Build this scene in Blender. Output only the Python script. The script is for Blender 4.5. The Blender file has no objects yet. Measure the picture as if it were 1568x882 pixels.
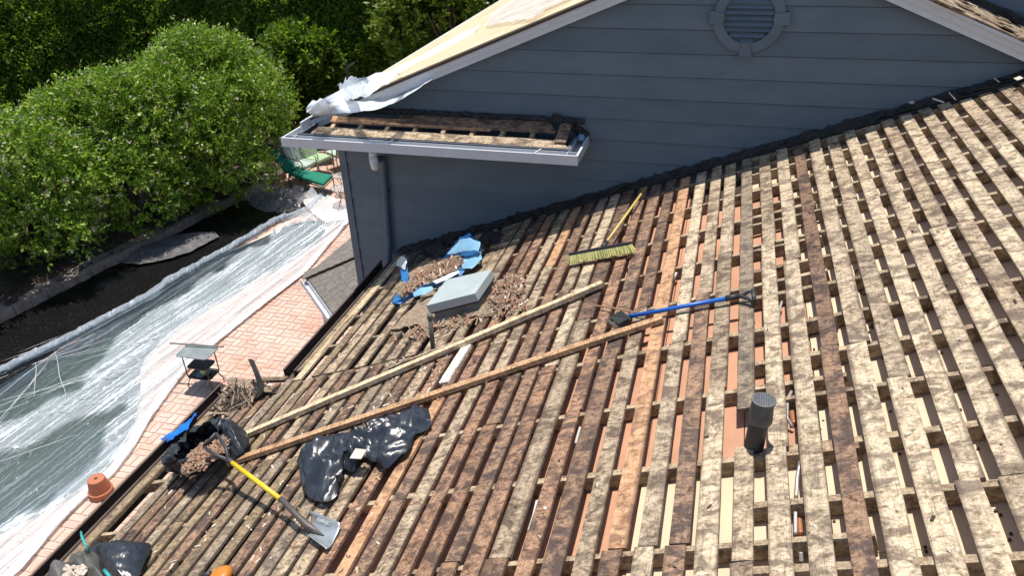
import bpy, math, random
import numpy as np
from mathutils import Vector, Matrix, noise, Euler
random.seed(7); rng = np.random.default_rng(11)
SC = bpy.context.scene
COL = SC.collection
# ------------------------------------------------------------------ camera
CZ = 7.1                                   # camera height over the patio
FPX, CX, CY = 1162.63, 784.0, 441.0
YAW, PITCH, ROLL = -0.28451, 0.51894, -0.03666
ALPHA = 0.3661                             # pitch of the stripped roof
H = 2.66                                   # camera distance from the roof plane
def cam_axes():
    cy, sy = math.cos(YAW), math.sin(YAW); cp, sp = math.cos(PITCH), math.sin(PITCH)
    cr, sr = math.cos(ROLL), math.sin(ROLL)
    fwd = np.array([sy*cp, cy*cp, -sp]); right = np.array([cy, -sy, 0.0]); up = np.cross(right, fwd)
    return cr*right + sr*up, -sr*right + cr*up, fwd
RT, UP, FW = cam_axes()
cam = bpy.data.cameras.new('camera'); cam.sensor_width = 36; cam.lens = FPX/1568*36
cam.clip_start = 0.05; cam.clip_end = 500
camo = bpy.data.objects.new('camera', cam); COL.objects.link(camo)
camo.matrix_world = Matrix(((RT[0], UP[0], -FW[0], 0), (RT[1], UP[1], -FW[1], 0), (RT[2], UP[2], -FW[2], CZ), (0, 0, 0, 1)))
SC.camera = camo
# ------------------------------------------------------------------ light
SUN = Vector((-0.07, 0.18, 1.0)).normalized()          # towards the sun, just past noon
w = bpy.data.worlds.new('World'); SC.world = w; w.use_nodes = True
nt = w.node_tree; bg = nt.nodes['Background']
sky = nt.nodes.new('ShaderNodeTexSky'); sky.sky_type = 'NISHITA'; sky.sun_disc = False
sky.sun_elevation = math.asin(SUN.z); sky.sun_rotation = math.atan2(SUN.x, SUN.y)
nt.links.new(sky.outputs[0], bg.inputs[0]); bg.inputs[1].default_value = 0.14
sl = bpy.data.lights.new('sun', 'SUN'); sl.energy = 5.0; sl.angle = math.radians(0.5); sl.color = (1, 0.955, 0.88)
so = bpy.data.objects.new('sun', sl); COL.objects.link(so)
so.rotation_euler = SUN.to_track_quat('Z', 'Y').to_euler()
SC.view_settings.view_transform = 'Standard'; SC.view_settings.look = 'None'
SC.view_settings.exposure = 0.16; SC.view_settings.gamma = 1
SC.render.engine = 'CYCLES'
SC.cycles.transparent_max_bounces = 12
# ------------------------------------------------------------------ points on real planes
def ray(x, y):
    return RT*((x-CX)/FPX) - UP*((y-CY)/FPX) + FW
ORG = np.array([0, 0, CZ])
NR = np.array([-math.sin(ALPHA), 0, math.cos(ALPHA)]); UR = np.array([math.cos(ALPHA), 0, math.sin(ALPHA)])
def atz(x, y, z): r = ray(x, y); return ORG + r*((z-CZ)/r[2])
def aty(x, y, Y): r = ray(x, y); return ORG + r*(Y/r[1])
def atr(x, y, h=0.0): r = ray(x, y); return ORG + r*(-(H-h)/(r@NR))
def uv(x, y, h=0.0): p = atr(x, y, h) - ORG; return float(p@UR), float(p[1])
def R(u, y, h=0.0): return ORG + UR*u + NR*(h-H) + np.array([0, y, 0])
def pl(x, y, n, d):
    r = ray(x, y); n = np.array(n, float); return ORG + r*((d - ORG@n)/(r@n))
# ------------------------------------------------------------------ object helpers
def tag(o, label=None, cat=None, group=None, kind=None):
    if label: o['label'] = label
    if cat: o['category'] = cat
    if group: o['group'] = group
    if kind: o['kind'] = kind
    return o
def thing(name, loc, label, cat, group=None):
    o = bpy.data.objects.new(name, None); COL.objects.link(o); o.location = loc
    o.empty_display_size = 0.1
    return tag(o, label, cat, group)
class MB:
    def __init__(s): s.v = []; s.f = []; s.m = []
    def add(s, vs, fs, m=0):
        b = len(s.v); s.v += [tuple(map(float, p)) for p in vs]
        s.f += [tuple(b+i for i in f) for f in fs]; s.m += [m]*len(fs); return s
    def box(s, c, size, rot=None, m=0):
        hx, hy, hz = [q/2 for q in size]; vs = []
        for x, y, z in ((-1,-1,-1),(1,-1,-1),(1,1,-1),(-1,1,-1),(-1,-1,1),(1,-1,1),(1,1,1),(-1,1,1)):
            p = Vector((x*hx, y*hy, z*hz))
            if rot is not None: p = rot @ p
            vs.append((c[0]+p[0], c[1]+p[1], c[2]+p[2]))
        return s.add(vs, [(0,3,2,1),(4,5,6,7),(0,1,5,4),(1,2,6,5),(2,3,7,6),(3,0,4,7)], m)
    def hexa(s, a, m=0):    # eight corners, bottom four then top four
        return s.add(a, [(0,3,2,1),(4,5,6,7),(0,1,5,4),(1,2,6,5),(2,3,7,6),(3,0,4,7)], m)
    def tube(s, pts, r, n=8, m=0, cap=True):
        pts = [Vector(p) for p in pts]; rs = r if isinstance(r, (list, tuple)) else [r]*len(pts)
        vs = []; prev = None
        for i, p in enumerate(pts):
            t = (pts[min(i+1, len(pts)-1)] - pts[max(i-1, 0)]).normalized()
            a = prev if prev is not None else (Vector((0, 0, 1)) if abs(t.z) < .9 else Vector((1, 0, 0)))
            a = (a - t*a.dot(t)).normalized(); prev = a; b = t.cross(a)
            for k in range(n):
                q = 2*math.pi*k/n; vs.append(p + (a*math.cos(q) + b*math.sin(q))*rs[i])
        fs = [(i*n+k, i*n+(k+1) % n, (i+1)*n+(k+1) % n, (i+1)*n+k) for i in range(len(pts)-1) for k in range(n)]
        if cap: fs += [tuple(range(n-1, -1, -1)), tuple((len(pts)-1)*n+k for k in range(n))]
        return s.add(vs, fs, m)
    def prism(s, poly, off, m=0):   # polygon of 3-D points swept along off
        n = len(poly); P = [Vector(p) for p in poly]; o = Vector(off)
        return s.add(P + [p+o for p in P], [tuple(range(n-1, -1, -1)), tuple(range(n, 2*n))] + [(i, (i+1) % n, n+(i+1) % n, n+i) for i in range(n)], m)
    def lathe(s, c, prof, n=24, m=0, ax=None):
        vs = []
        for r, z in prof:
            for k in range(n):
                a = 2*math.pi*k/n; p = Vector((r*math.cos(a), r*math.sin(a), z))
                if ax is not None: p = ax @ p
                vs.append((c[0]+p[0], c[1]+p[1], c[2]+p[2]))
        fs = [(i*n+k, i*n+(k+1) % n, (i+1)*n+(k+1) % n, (i+1)*n+k) for i in range(len(prof)-1) for k in range(n)]
        return s.add(vs, fs, m)
    def build(s, name, mats, parent=None, smooth=False, loc=None, rot=None, bevel=0):
        me = bpy.data.meshes.new(name); o = bpy.data.objects.new(name, me)
        pl_ = Vector((0, 0, 0)); q = parent
        while q is not None: pl_ += q.location; q = q.parent
        if loc is None and parent is not None:
            v = [(a-pl_.x, b-pl_.y, c-pl_.z) for a, b, c in s.v]; o.location = (0, 0, 0)
        else:
            v = s.v
            if loc is not None: o.location = Vector(loc) - pl_
        if rot is not None: o.rotation_euler = rot
        me.from_pydata(v, [], s.f)
        for mt in (mats if isinstance(mats, (list, tuple)) else [mats]): me.materials.append(mt)
        if len(me.materials) > 1: me.polygons.foreach_set('material_index', s.m)
        if smooth: me.polygons.foreach_set('use_smooth', [True]*len(me.polygons))
        me.update(); COL.objects.link(o)
        if parent is not None: o.parent = parent
        if bevel:
            b = o.modifiers.new('bevel', 'BEVEL'); b.width = bevel; b.segments = 2; b.limit_method = 'ANGLE'
        return o
RR = Euler((0, -ALPHA, 0)); RRM = RR.to_matrix()
def nz(x, y, z=0.0): return noise.noise(Vector((x, y, z)))
def fb(x, y, z=0.0, o=4): return noise.fractal(Vector((x, y, z)), 1.0, 2.0, o)
def rdg(x, y, z=0.0): return 1 - abs(noise.noise(Vector((x, y, z))))*2
# ------------------------------------------------------------------ materials
def newmat(name):
    m = bpy.data.materials.new(name); m.use_nodes = True; t = m.node_tree
    return m, t, t.nodes['Principled BSDF']
def nd(t, typ, **k):
    n = t.nodes.new(typ)
    for a, b in k.items(): setattr(n, a, b)
    return n
def ramp(t, fac, stops, interp='LINEAR'):
    r = nd(t, 'ShaderNodeValToRGB'); r.color_ramp.interpolation = interp; e = r.color_ramp.elements
    while len(e) < len(stops): e.new(0.5)
    for i, (p, c) in enumerate(stops):
        e[i].position = p; e[i].color = (*c, 1) if len(c) == 3 else c
    t.links.new(fac, r.inputs[0]); return r.outputs[0]
def coords(t, scale=(1, 1, 1), rnd=0.0, kind='Object'):
    tc = nd(t, 'ShaderNodeTexCoord'); mp = nd(t, 'ShaderNodeMapping'); mp.inputs['Scale'].default_value = scale
    src = tc.outputs[kind]
    if rnd:
        oi = nd(t, 'ShaderNodeObjectInfo'); mu = nd(t, 'ShaderNodeMath', operation='MULTIPLY'); mu.inputs[1].default_value = rnd
        t.links.new(oi.outputs['Random'], mu.inputs[0])
        ad = nd(t, 'ShaderNodeVectorMath', operation='ADD'); t.links.new(src, ad.inputs[0]); t.links.new(mu.outputs[0], ad.inputs[1]); src = ad.outputs[0]
    t.links.new(src, mp.inputs[0]); return mp.outputs[0]
def noi(t, vec, scale, detail=5, rough=.55, dist=0.0):
    n = nd(t, 'ShaderNodeTexNoise'); n.inputs['Scale'].default_value = scale; n.inputs['Detail'].default_value = detail
    n.inputs['Roughness'].default_value = rough; n.inputs['Distortion'].default_value = dist
    t.links.new(vec, n.inputs['Vector']); return n.outputs['Fac']
def mix(t, a, b, fac, mode='MIX'):
    m = nd(t, 'ShaderNodeMix', data_type='RGBA', blend_type=mode)
    for i, v in ((0, fac), (6, a), (7, b)):
        if isinstance(v, (int, float)): m.inputs[i].default_value = v
        elif isinstance(v, tuple): m.inputs[i].default_value = (*v, 1)
        else: t.links.new(v, m.inputs[i])
    return m.outputs[2]
def bump(t, p, h, s=.3, d=.01):
    b = nd(t, 'ShaderNodeBump'); b.inputs['Strength'].default_value = s; b.inputs['Distance'].default_value = d
    t.links.new(h, b.inputs['Height']); t.links.new(b.outputs[0], p.inputs['Normal'])
def mapr(t, v, a, b, c=0., d=1.):
    m = nd(t, 'ShaderNodeMapRange'); t.links.new(v, m.inputs[0])
    for i, q in enumerate((a, b, c, d)): m.inputs[1+i].default_value = q
    return m.outputs[0]
def plain(name, col, rough=.6, metal=0., var=.25, scale=6, bmp=.15, spec=.5):
    m, t, p = newmat(name); c = coords(t, rnd=9.)
    n = noi(t, c, scale, 6, .6)
    p.inputs['Base Color'].default_value = (*col, 1)
    t.links.new(ramp(t, n, [(.3, tuple(q*(1-var) for q in col)), (.7, tuple(min(1, q*(1+var)) for q in col))]), p.inputs['Base Color'])
    p.inputs['Roughness'].default_value = rough; p.inputs['Metallic'].default_value = metal
    p.inputs['Specular IOR Level'].default_value = spec
    if bmp: bump(t, p, noi(t, c, scale*6, 4), bmp, .004)
    return m
def wood(name, dark, mid, light, pale=.5, stain=(.09, .05, .03), cross=1.0, bright=1.0):
    """weathered sheathing: water marks with rings, purple-grey stains, grain along local Y"""
    m, t, p = newmat(name); c = coords(t, (1, 1, 1), rnd=37.)
    cb = coords(t, (.8, 1.15, 1), rnd=37.)
    blot = noi(t, cb, 17, 5, .62, 1.1*cross)
    blot2 = noi(t, cb, 38, 5, .65, 1.0*cross)
    big = noi(t, cb, 7.5, 6, .66, .8)
    cg = coords(t, (60, 2.5, 20), rnd=37.)
    grain = noi(t, cg, 2.2, 4, .6)
    hi = tuple(min(1, q*1.36) for q in light); lo = tuple(q*.8 for q in mid)
    col = ramp(t, blot, [(.36, dark), (.435, mid), (.462, light), (.475, lo), (.49, light), (.535, hi), (.560, mid), (.578, light), (.64, hi), (.70, mid)])
    c2 = ramp(t, blot2, [(.36, tuple(q*.4 for q in dark)), (.46, mid), (.53, light), (.66, hi)])
    col = mix(t, col, c2, .45)
    col = mix(t, col, tuple(stain), mixf(t, mapr(t, big, .455+.04*pale, .57+.06*pale), .82-.08*pale))
    speck = noi(t, c, 120, 3, .75)
    col = mix(t, col, (.055, .035, .024), mapr(t, speck, .60, .74, 0, .6))
    col = mix(t, col, ramp(t, grain, [(.30, (.36, .33, .31)), (.42, (.94, .93, .92)), (.7, (1.10, 1.09, 1.07))]), .7, 'MULTIPLY')
    oi = nd(t, 'ShaderNodeObjectInfo')
    tone = ramp(t, oi.outputs['Random'], [(0, (.80*bright, .78*bright, .76*bright)), (.5, (1.0*bright, .98*bright, .95*bright)), (1, (1.16*bright, 1.15*bright, 1.11*bright))])
    col = mix(t, col, tone, 1.0, 'MULTIPLY')
    tc0 = nd(t, 'ShaderNodeTexCoord'); sx_ = nd(t, 'ShaderNodeSeparateXYZ'); t.links.new(tc0.outputs['Object'], sx_.inputs[0])
    ab = nd(t, 'ShaderNodeMath', operation='ABSOLUTE'); t.links.new(sx_.outputs[0], ab.inputs[0])
    wob = nd(t, 'ShaderNodeMath', operation='MULTIPLY_ADD'); t.links.new(blot2, wob.inputs[0]); wob.inputs[1].default_value = .05; t.links.new(ab.outputs[0], wob.inputs[2])
    e1 = nd(t, 'ShaderNodeMath', operation='MULTIPLY'); t.links.new(mapr(t, wob.outputs[0], .066, .080), e1.inputs[0]); t.links.new(mapr(t, ab.outputs[0], .075, .085, 1, 0), e1.inputs[1])
    col = mix(t, col, (.085, .058, .042), mixf(t, e1.outputs[0], .6))
    vo = nd(t, 'ShaderNodeTexVoronoi'); vo.inputs['Scale'].default_value = 12; t.links.new(c, vo.inputs['Vector'])
    col = mix(t, col, (.03, .02, .014), mapr(t, vo.outputs['Distance'], .04, .085, .9, 0))
    t.links.new(col, p.inputs['Base Color']); p.inputs['Roughness'].default_value = .82
    p.inputs['Specular IOR Level'].default_value = .25
    hgt = mix(t, grain, blot2, .6); bump(t, p, hgt, .8, .008)
    return m
def mixf(t, v, k):
    m = nd(t, 'ShaderNodeMath', operation='MULTIPLY'); t.links.new(v, m.inputs[0]); m.inputs[1].default_value = k; return m.outputs[0]
M = {}
M['pale'] = wood('bleached_board', (.15, .105, .07), (.32, .24, .16), (.54, .445, .32), .5, (.12, .085, .065))
M['tan'] = wood('tan_board', (.13, .09, .06), (.26, .19, .125), (.47, .375, .265), .4, (.10, .068, .052))
M['brown'] = wood('brown_board', (.07, .038, .026), (.155, .09, .06), (.30, .195, .13), .2, (.055, .042, .042))
M['orange'] = wood('fresh_orange_board', (.22, .115, .06), (.37, .20, .11), (.48, .29, .17), .9, (.15, .085, .055), .5)
M['red'] = wood('red_brown_board', (.10, .048, .032), (.23, .125, .078), (.39, .24, .155), .3, (.065, .045, .04))
M['grey'] = wood('grey_board', (.13, .10, .075), (.24, .185, .135), (.38, .305, .22), .5, (.10, .082, .07))
M['old'] = wood('aged_eave_wood', (.11, .08, .05), (.21, .155, .095), (.33, .25, .16), .7, (.09, .068, .05))
M['rafter'] = wood('rafter_wood', (.19, .13, .08), (.31, .23, .15), (.44, .35, .24), .9, (.11, .07, .045))
M['lumber'] = wood('loose_lumber', (.40, .30, .17), (.55, .43, .27), (.68, .56, .38), 1.6, (.30, .2, .11), .3)
M['lumber2'] = wood('loose_lumber_orange', (.24, .135, .07), (.36, .21, .115), (.48, .31, .18), 1.5, (.2, .12, .07), .3)
M['white_board'] = wood('pale_new_board', (.48, .43, .34), (.62, .57, .49), (.76, .72, .66), 1.6, (.4, .34, .26), .3)
M['cream'] = plain('cream_board', (.66, .51, .355), .85, var=.08, scale=3, bmp=.1)
M['pink'] = plain('pink_board', (.50, .265, .165), .85, var=.13, scale=3, bmp=.1)
M['dark'] = plain('dark_brown_and_shade', (.05, .032, .022), .9, var=.4)
M['felt'] = plain('torn_roof_felt', (.03, .028, .026), .85, var=.5, scale=14, bmp=.5)
M['shingle'] = plain('asphalt_shingle', (.17, .15, .13), .9, var=.3, scale=12, bmp=.6)
M['blackplastic'] = plain('black_bin_liner', (.024, .028, .036), .3, var=.2, scale=10, bmp=.25, spec=.6)
M['black'] = plain('black_metal', (.02, .02, .021), .4, var=.2)
M['darkbrown'] = plain('dark_fascia_paint', (.07, .045, .034), .7, var=.3)
M['trim'] = plain('white_trim_paint', (.60, .62, .65), .5, var=.06, scale=8)
M['gutter'] = plain('gutter_paint', (.58, .59, .61), .42, var=.05, scale=8)
M['pipe'] = plain('abs_pipe', (.035, .033, .035), .5, var=.3)
M['pipe2'] = plain('galvanised_pipe', (.11, .105, .10), .6, var=.3)
M['lead'] = plain('lead_collar', (.075, .08, .09), .45, var=.3, scale=20, bmp=.6)
M['mesh'] = plain('steel_mesh', (.30, .30, .31), .45, metal=.5)
M['mint'] = plain('hatch_paint', (.37, .42, .42), .6, var=.1, scale=5)
M['hatchside'] = plain('hatch_side', (.16, .15, .13), .7, var=.4)
M['green'] = plain('green_cushion', (.0, .17, .105), .75, var=.1, bmp=.2)
M['sage'] = plain('sage_cushion', (.40, .50, .42), .8, var=.08, bmp=.2)
M['sage2'] = plain('light_green_cushion', (.33, .47, .27), .8, var=.1, bmp=.2)
M['sagegrey'] = plain('grey_cushion', (.33, .38, .36), .8, var=.1, bmp=.2)
M['iron'] = plain('wrought_iron', (.03, .028, .026), .5)
M['bronze'] = plain('taupe_metal', (.22, .19, .16), .45)
M['yellow'] = plain('yellow_fibreglass', (.72, .50, .02), .38, var=.08)
M['blue'] = plain('blue_fibreglass', (.02, .13, .50), .35, var=.1)
M['steel'] = plain('worn_steel', (.42, .44, .44), .38, metal=.6, var=.25, scale=9)
M['bamboo'] = plain('varnished_handle', (.62, .47, .14), .45, var=.12)
M['bristle'] = plain('yellow_bristle', (.78, .74, .28), .8, var=.25, scale=40)
M['terra'] = plain('terracotta', (.42, .15, .075), .8, var=.12)
M['bluetarp'] = plain('blue_tarp', (.03, .16, .42), .4, var=.12, bmp=.4)
M['bluetarp2'] = plain('blue_tarp_underside', (.22, .42, .58), .45, var=.12, bmp=.4)
M['whitetarp'] = plain('white_plastic_scrap', (.62, .62, .60), .5, var=.1)
M['splinter'] = plain('cedar_splinter', (.33, .185, .115), .85, var=.6, scale=60)
M['splinter2'] = plain('grey_splinter', (.26, .19, .13), .9, var=.5, scale=30)
M['splinter3'] = plain('pale_splinter', (.60, .52, .42), .85, var=.2)
M['conduit'] = plain('grey_conduit', (.45, .43, .42), .4, metal=.3)
M['copper'] = plain('copper_pipe', (.45, .20, .10), .4, metal=.4)
M['teal'] = plain('teal_cord', (.03, .36, .36), .5)
M['orangeplastic'] = plain('orange_plastic', (.62, .20, .02), .45)
M['soil'] = plain('garden_soil', (.085, .06, .045), .95, var=.5, scale=5, bmp=.8)
M['kerb'] = plain('stone_kerb', (.30, .235, .20), .9, var=.35, scale=7, bmp=.6)
M['mortar'] = plain('pale_mortar', (.60, .45, .37), .9, var=.12, scale=3)
M['stucco'] = plain('house_paint', (.10, .115, .14), .8, var=.1)
M['greything'] = plain('grey_tray', (.24, .27, .27), .42, metal=.2)

def m_siding():
    m, t, p = newmat('blue_grey_siding'); c = coords(t, (1, 1, 1))
    a = noi(t, coords(t, (1.2, 1, 3.4)), 1.5, 5, .6); g = noi(t, coords(t, (1, 1, 40)), 3, 4)
    col = ramp(t, a, [(.3, (.100, .134, .168)), (.55, (.122, .158, .192)), (.75, (.142, .172, .203))])
    oi = nd(t, 'ShaderNodeObjectInfo')
    col = mix(t, col, ramp(t, oi.outputs['Random'], [(0, (.93, .94, .95)), (1, (1.05, 1.05, 1.04))]), 1.0, 'MULTIPLY')
    b = noi(t, coords(t, (1.0, 1, 2.6)), 3.1, 6, .65)
    col = mix(t, col, (.095, .105, .135), mapr(t, b, .60, .74, 0, .6))
    t.links.new(col, p.inputs['Base Color']); p.inputs['Roughness'].default_value = .5; p.inputs['Specular IOR Level'].default_value = .35
    bump(t, p, g, .12, .003); return m
M['siding'] = m_siding()
def m_ply():
    m, t, p = newmat('plywood_deck')
    a = noi(t, coords(t, (.25, 3.0, .25)), 6, 6, .6, 1.2); b = noi(t, coords(t), 2.0, 5)
    col = ramp(t, a, [(.3, (.46, .35, .20)), (.55, (.61, .49, .31)), (.75, (.70, .59, .41))])
    col = mix(t, col, (.33, .23, .13), mapr(t, b, .55, .75, 0, .5))
    t.links.new(col, p.inputs['Base Color']); p.inputs['Roughness'].default_value = .8; bump(t, p, a, .2, .003); return m
M['ply'] = m_ply()
def m_brick():
    m, t, p = newmat('patio_brick'); oi = nd(t, 'ShaderNodeObjectInfo'); ge = nd(t, 'ShaderNodeNewGeometry')
    ad = nd(t, 'ShaderNodeMath', operation='ADD'); t.links.new(oi.outputs['Random'], ad.inputs[0]); t.links.new(ge.outputs['Random Per Island'], ad.inputs[1])
    fr = nd(t, 'ShaderNodeMath', operation='FRACT'); t.links.new(ad.outputs[0], fr.inputs[0])
    col = ramp(t, fr.outputs[0], [(0, (.48, .235, .15)), (.3, (.56, .31, .21)), (.55, (.42, .18, .115)), (.75, (.60, .38, .28)), (.93, (.36, .25, .20)), (1, (.30, .24, .20))])
    w_ = noi(t, coords(t, kind='Object') if False else ge.outputs['Position'], 1.1, 6, .65)
    col = mix(t, col, (.68, .52, .44), mapr(t, w_, .40, .66, .2, .88))
    w2 = noi(t, ge.outputs['Position'], 22, 4, .6)
    col = mix(t, col, (.62, .47, .39), mapr(t, w2, .5, .8, 0, .5))
    t.links.new(col, p.inputs['Base Color']); p.inputs['Roughness'].default_value = .85; bump(t, p, w2, .3, .004); return m
M['brick'] = m_brick()
def m_water():
    m, t, p = newmat('pool_water')
    n = noi(t, coords(t), 1.2, 3)
    t.links.new(ramp(t, n, [(.3, (.030, .056, .050)), (.7, (.042, .074, .066))]), p.inputs['Base Color'])
    p.inputs['Roughness'].default_value = .12; bump(t, p, noi(t, coords(t), 5, 2), .15, .02); return m
M['water'] = m_water()
def m_sheet(name, lo, hi, col=(.78, .84, .88), ang=0.0, den=1.0, rough=.28):
    """clear polythene: creases catch the light, the rest shows what lies under it"""
    m, t, p = newmat(name)
    tc = nd(t, 'ShaderNodeTexCoord'); mp = nd(t, 'ShaderNodeMapping'); mp.inputs['Rotation'].default_value = (0, 0, ang)
    t.links.new(tc.outputs['Object'], mp.inputs[0])
    mp2 = nd(t, 'ShaderNodeMapping'); mp2.inputs['Scale'].default_value = (9*den, (.9*den if name != 'clear_polythene' else .32), 1); t.links.new(mp.outputs[0], mp2.inputs[0])
    a = noi(t, mp2.outputs[0], 2.2 if name != 'clear_polythene' else 1.1, 7, .66, .9 if name != 'clear_polythene' else .12)
    b = noi(t, mp.outputs[0], 1.3, 5, .6, .6)
    rd = nd(t, 'ShaderNodeTexNoise'); rd.noise_type = 'RIDGED_MULTIFRACTAL'; rd.inputs['Scale'].default_value = 1.5; rd.inputs['Detail'].default_value = 4
    t.links.new(mp2.outputs[0], rd.inputs['Vector'])
    s1 = mapr(t, a, .49, .66); s2 = mapr(t, rd.outputs['Fac'], .9, 1.6, 0, .7)
    if name == 'clear_polythene':
        mp3 = nd(t, 'ShaderNodeMapping'); mp3.inputs['Rotation'].default_value = (0, 0, ang-.75); mp3.inputs['Scale'].default_value = (7, 1.1, 1); t.links.new(tc.outputs['Object'], mp3.inputs[0])
        a3 = nd(t, 'ShaderNodeTexNoise'); a3.noise_type = 'RIDGED_MULTIFRACTAL'; a3.inputs['Scale'].default_value = 1.6; a3.inputs['Detail'].default_value = 5; a3.inputs['Distortion'].default_value = .3; t.links.new(mp3.outputs[0], a3.inputs['Vector'])
        mxx = nd(t, 'ShaderNodeMath', operation='MAXIMUM'); t.links.new(s2, mxx.inputs[0]); t.links.new(mapr(t, a3.outputs['Fac'], 1.15, 1.75, 0, .75), mxx.inputs[1]); s2 = mxx.outputs[0]
    ad = nd(t, 'ShaderNodeMath', operation='ADD', use_clamp=True); t.links.new(s1, ad.inputs[0]); t.links.new(s2, ad.inputs[1])
    m2 = nd(t, 'ShaderNodeMath', operation='MULTIPLY', use_clamp=True); t.links.new(ad.outputs[0], m2.inputs[0]); t.links.new(mapr(t, b, .34, .66, .35, 1.35), m2.inputs[1])
    f = mapr(t, m2.outputs[0], 0, 1, lo, hi)
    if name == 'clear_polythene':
        aa = nd(t, 'ShaderNodeAttribute'); aa.attribute_name = 'opacity_gain'; mm = nd(t, 'ShaderNodeMath', operation='MULTIPLY', use_clamp=True)
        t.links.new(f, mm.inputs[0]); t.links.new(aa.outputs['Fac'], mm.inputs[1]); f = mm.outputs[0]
    p.inputs['Base Color'].default_value = (*col, 1); p.inputs['Roughness'].default_value = rough
    bump(t, p, m2.outputs[0], .5, .03)
    tr = nd(t, 'ShaderNodeBsdfTransparent'); mx = nd(t, 'ShaderNodeMixShader')
    t.links.new(f, mx.inputs[0]); t.links.new(tr.outputs[0], mx.inputs[1]); t.links.new(p.outputs[0], mx.inputs[2])
    t.links.new(mx.outputs[0], t.nodes['Material Output'].inputs['Surface']); return m
M['sheet'] = m_sheet('clear_polythene', .22, 1.0, (.80, .86, .90), math.radians(6), 2.4, .2)
M['sheetedge'] = m_sheet('folded_polythene_hem', .55, .97, (.86, .86, .86), math.radians(6))
M['sheetroll'] = m_sheet('twisted_polythene', .35, .95, (.60, .68, .76), math.radians(-28), 2.)
M['roofsheet'] = m_sheet('polythene_on_roof', .72, .97, (.80, .87, .93), math.radians(62), .55, .35)
M['roofsheet2'] = m_sheet('thin_polythene', .30, .90, (.86, .86, .87), math.radians(80), .6)
def m_liner():
    m, t, p = newmat('black_tarp_with_leaves'); c = coords(t)
    a = noi(t, c, 1.2, 5); b = noi(t, c, 34, 4, .7)
    col = mix(t, (.006, .006, .007), (.16, .11, .07), mapr(t, b, .61, .69, 0, .8))
    t.links.new(col, p.inputs['Base Color']); p.inputs['Roughness'].default_value = .22; bump(t, p, a, .4, .03); return m
M['liner'] = m_liner()
def m_leaf(name, cols, trans=.3):
    m, t, p = newmat(name); ge = nd(t, 'ShaderNodeNewGeometry')
    col = ramp(t, ge.outputs['Random Per Island'], cols)
    big = noi(t, ge.outputs['Position'], .9, 3)
    col = mix(t, col, ramp(t, big, [(.3, (.72, .78, .7)), (.7, (1.2, 1.15, 1.0))]), .8, 'MULTIPLY')
    t.links.new(col, p.inputs['Base Color']); p.inputs['Roughness'].default_value = .42; p.inputs['Specular IOR Level'].default_value = .35
    tl = nd(t, 'ShaderNodeBsdfTranslucent'); t.links.new(mix(t, col, (1.0, 1.15, .5), 1.0, 'MULTIPLY'), tl.inputs[0])
    mx = nd(t, 'ShaderNodeMixShader'); mx.inputs[0].default_value = trans
    t.links.new(p.outputs[0], mx.inputs[1]); t.links.new(tl.outputs[0], mx.inputs[2])
    t.links.new(mx.outputs[0], t.nodes['Material Output'].inputs['Surface']); return m
M['leafbush'] = m_leaf('shrub_leaf', [(0, (.07, .16, .018)), (.35, (.17, .30, .028)), (.7, (.30, .42, .048)), (.92, (.44, .50, .12)), (1, (.52, .50, .32))])
M['leafhedge'] = m_leaf('hedge_leaf', [(0, (.06, .12, .018)), (.5, (.14, .22, .028)), (.85, (.23, .31, .04)), (1, (.34, .37, .08))], .5)
M['leaftree'] = m_leaf('lime_green_leaf', [(0, (.07, .13, .015)), (.5, (.14, .20, .022)), (1, (.24, .27, .04))])
M['blossom'] = plain('faded_blossom', (.42, .34, .32), .8)
M['bark'] = plain('bark', (.10, .075, .055), .9, var=.4)
# ================================================================== GROUND
g = MB(); n = 40
g.add([(-60, -30, -.06), (60, -30, -.06), (60, 90, -.06), (-60, 90, -.06)], [(0, 1, 2, 3)])
# a hole is left for the pool: ground is four strips round it
g = MB()
POOLX0, POOLX1, POOLY0, POOLY1 = -16.5, -7.2, 1.0, 17.0
def quad(b, x0, y0, x1, y1, z): b.add([(x0, y0, z), (x1, y0, z), (x1, y1, z), (x0, y1, z)], [(0, 1, 2, 3)])
quad(g, -70, -40, 70, POOLY0, -.06); quad(g, -70, POOLY1, 70, 100, -.06); quad(g, -70, POOLY0, POOLX0, POOLY1, -.06); quad(g, POOLX1, POOLY0, 70, POOLY1, -.06)
tag(g.build('ground', M['soil']), 'bare brown garden soil around the house', kind='structure')
# pool outline (world xy, from the deck plane)
prim = [(-40, 850), (0, 818), (85, 778), (150, 735), (186, 690), (208, 650), (219, 610), (214, 572), (232, 540), (306, 481), (380, 440), (452, 398), (500, 362), (497, 338)]
pleft = [(455, 340), (400, 366), (340, 391), (258, 440), (190, 478), (130, 515), (60, 555), (0, 590), (-60, 630)]
pool = [tuple(atz(x, y, 0)[:2]) for x, y in prim+pleft] + [(-16, 6.2), (-15.5, 2.0), (-10.5, 1.6)]
def smooth_poly(P, k=2):
    for _ in range(k):
        Q = []
        for i in range(len(P)):
            a, b = P[i], P[(i+1) % len(P)]
            Q += [(a[0]*.75+b[0]*.25, a[1]*.75+b[1]*.25), (a[0]*.25+b[0]*.75, a[1]*.25+b[1]*.75)]
        P = Q
    return P
pool = smooth_poly(pool, 2)
def inside(x, y, P):
    c = False; j = len(P)-1
    for i in range(len(P)):
        if (P[i][1] > y) != (P[j][1] > y) and x < (P[j][0]-P[i][0])*(y-P[i][1])/(P[j][1]-P[i][1])+P[i][0]: c = not c
        j = i
    return c
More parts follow.
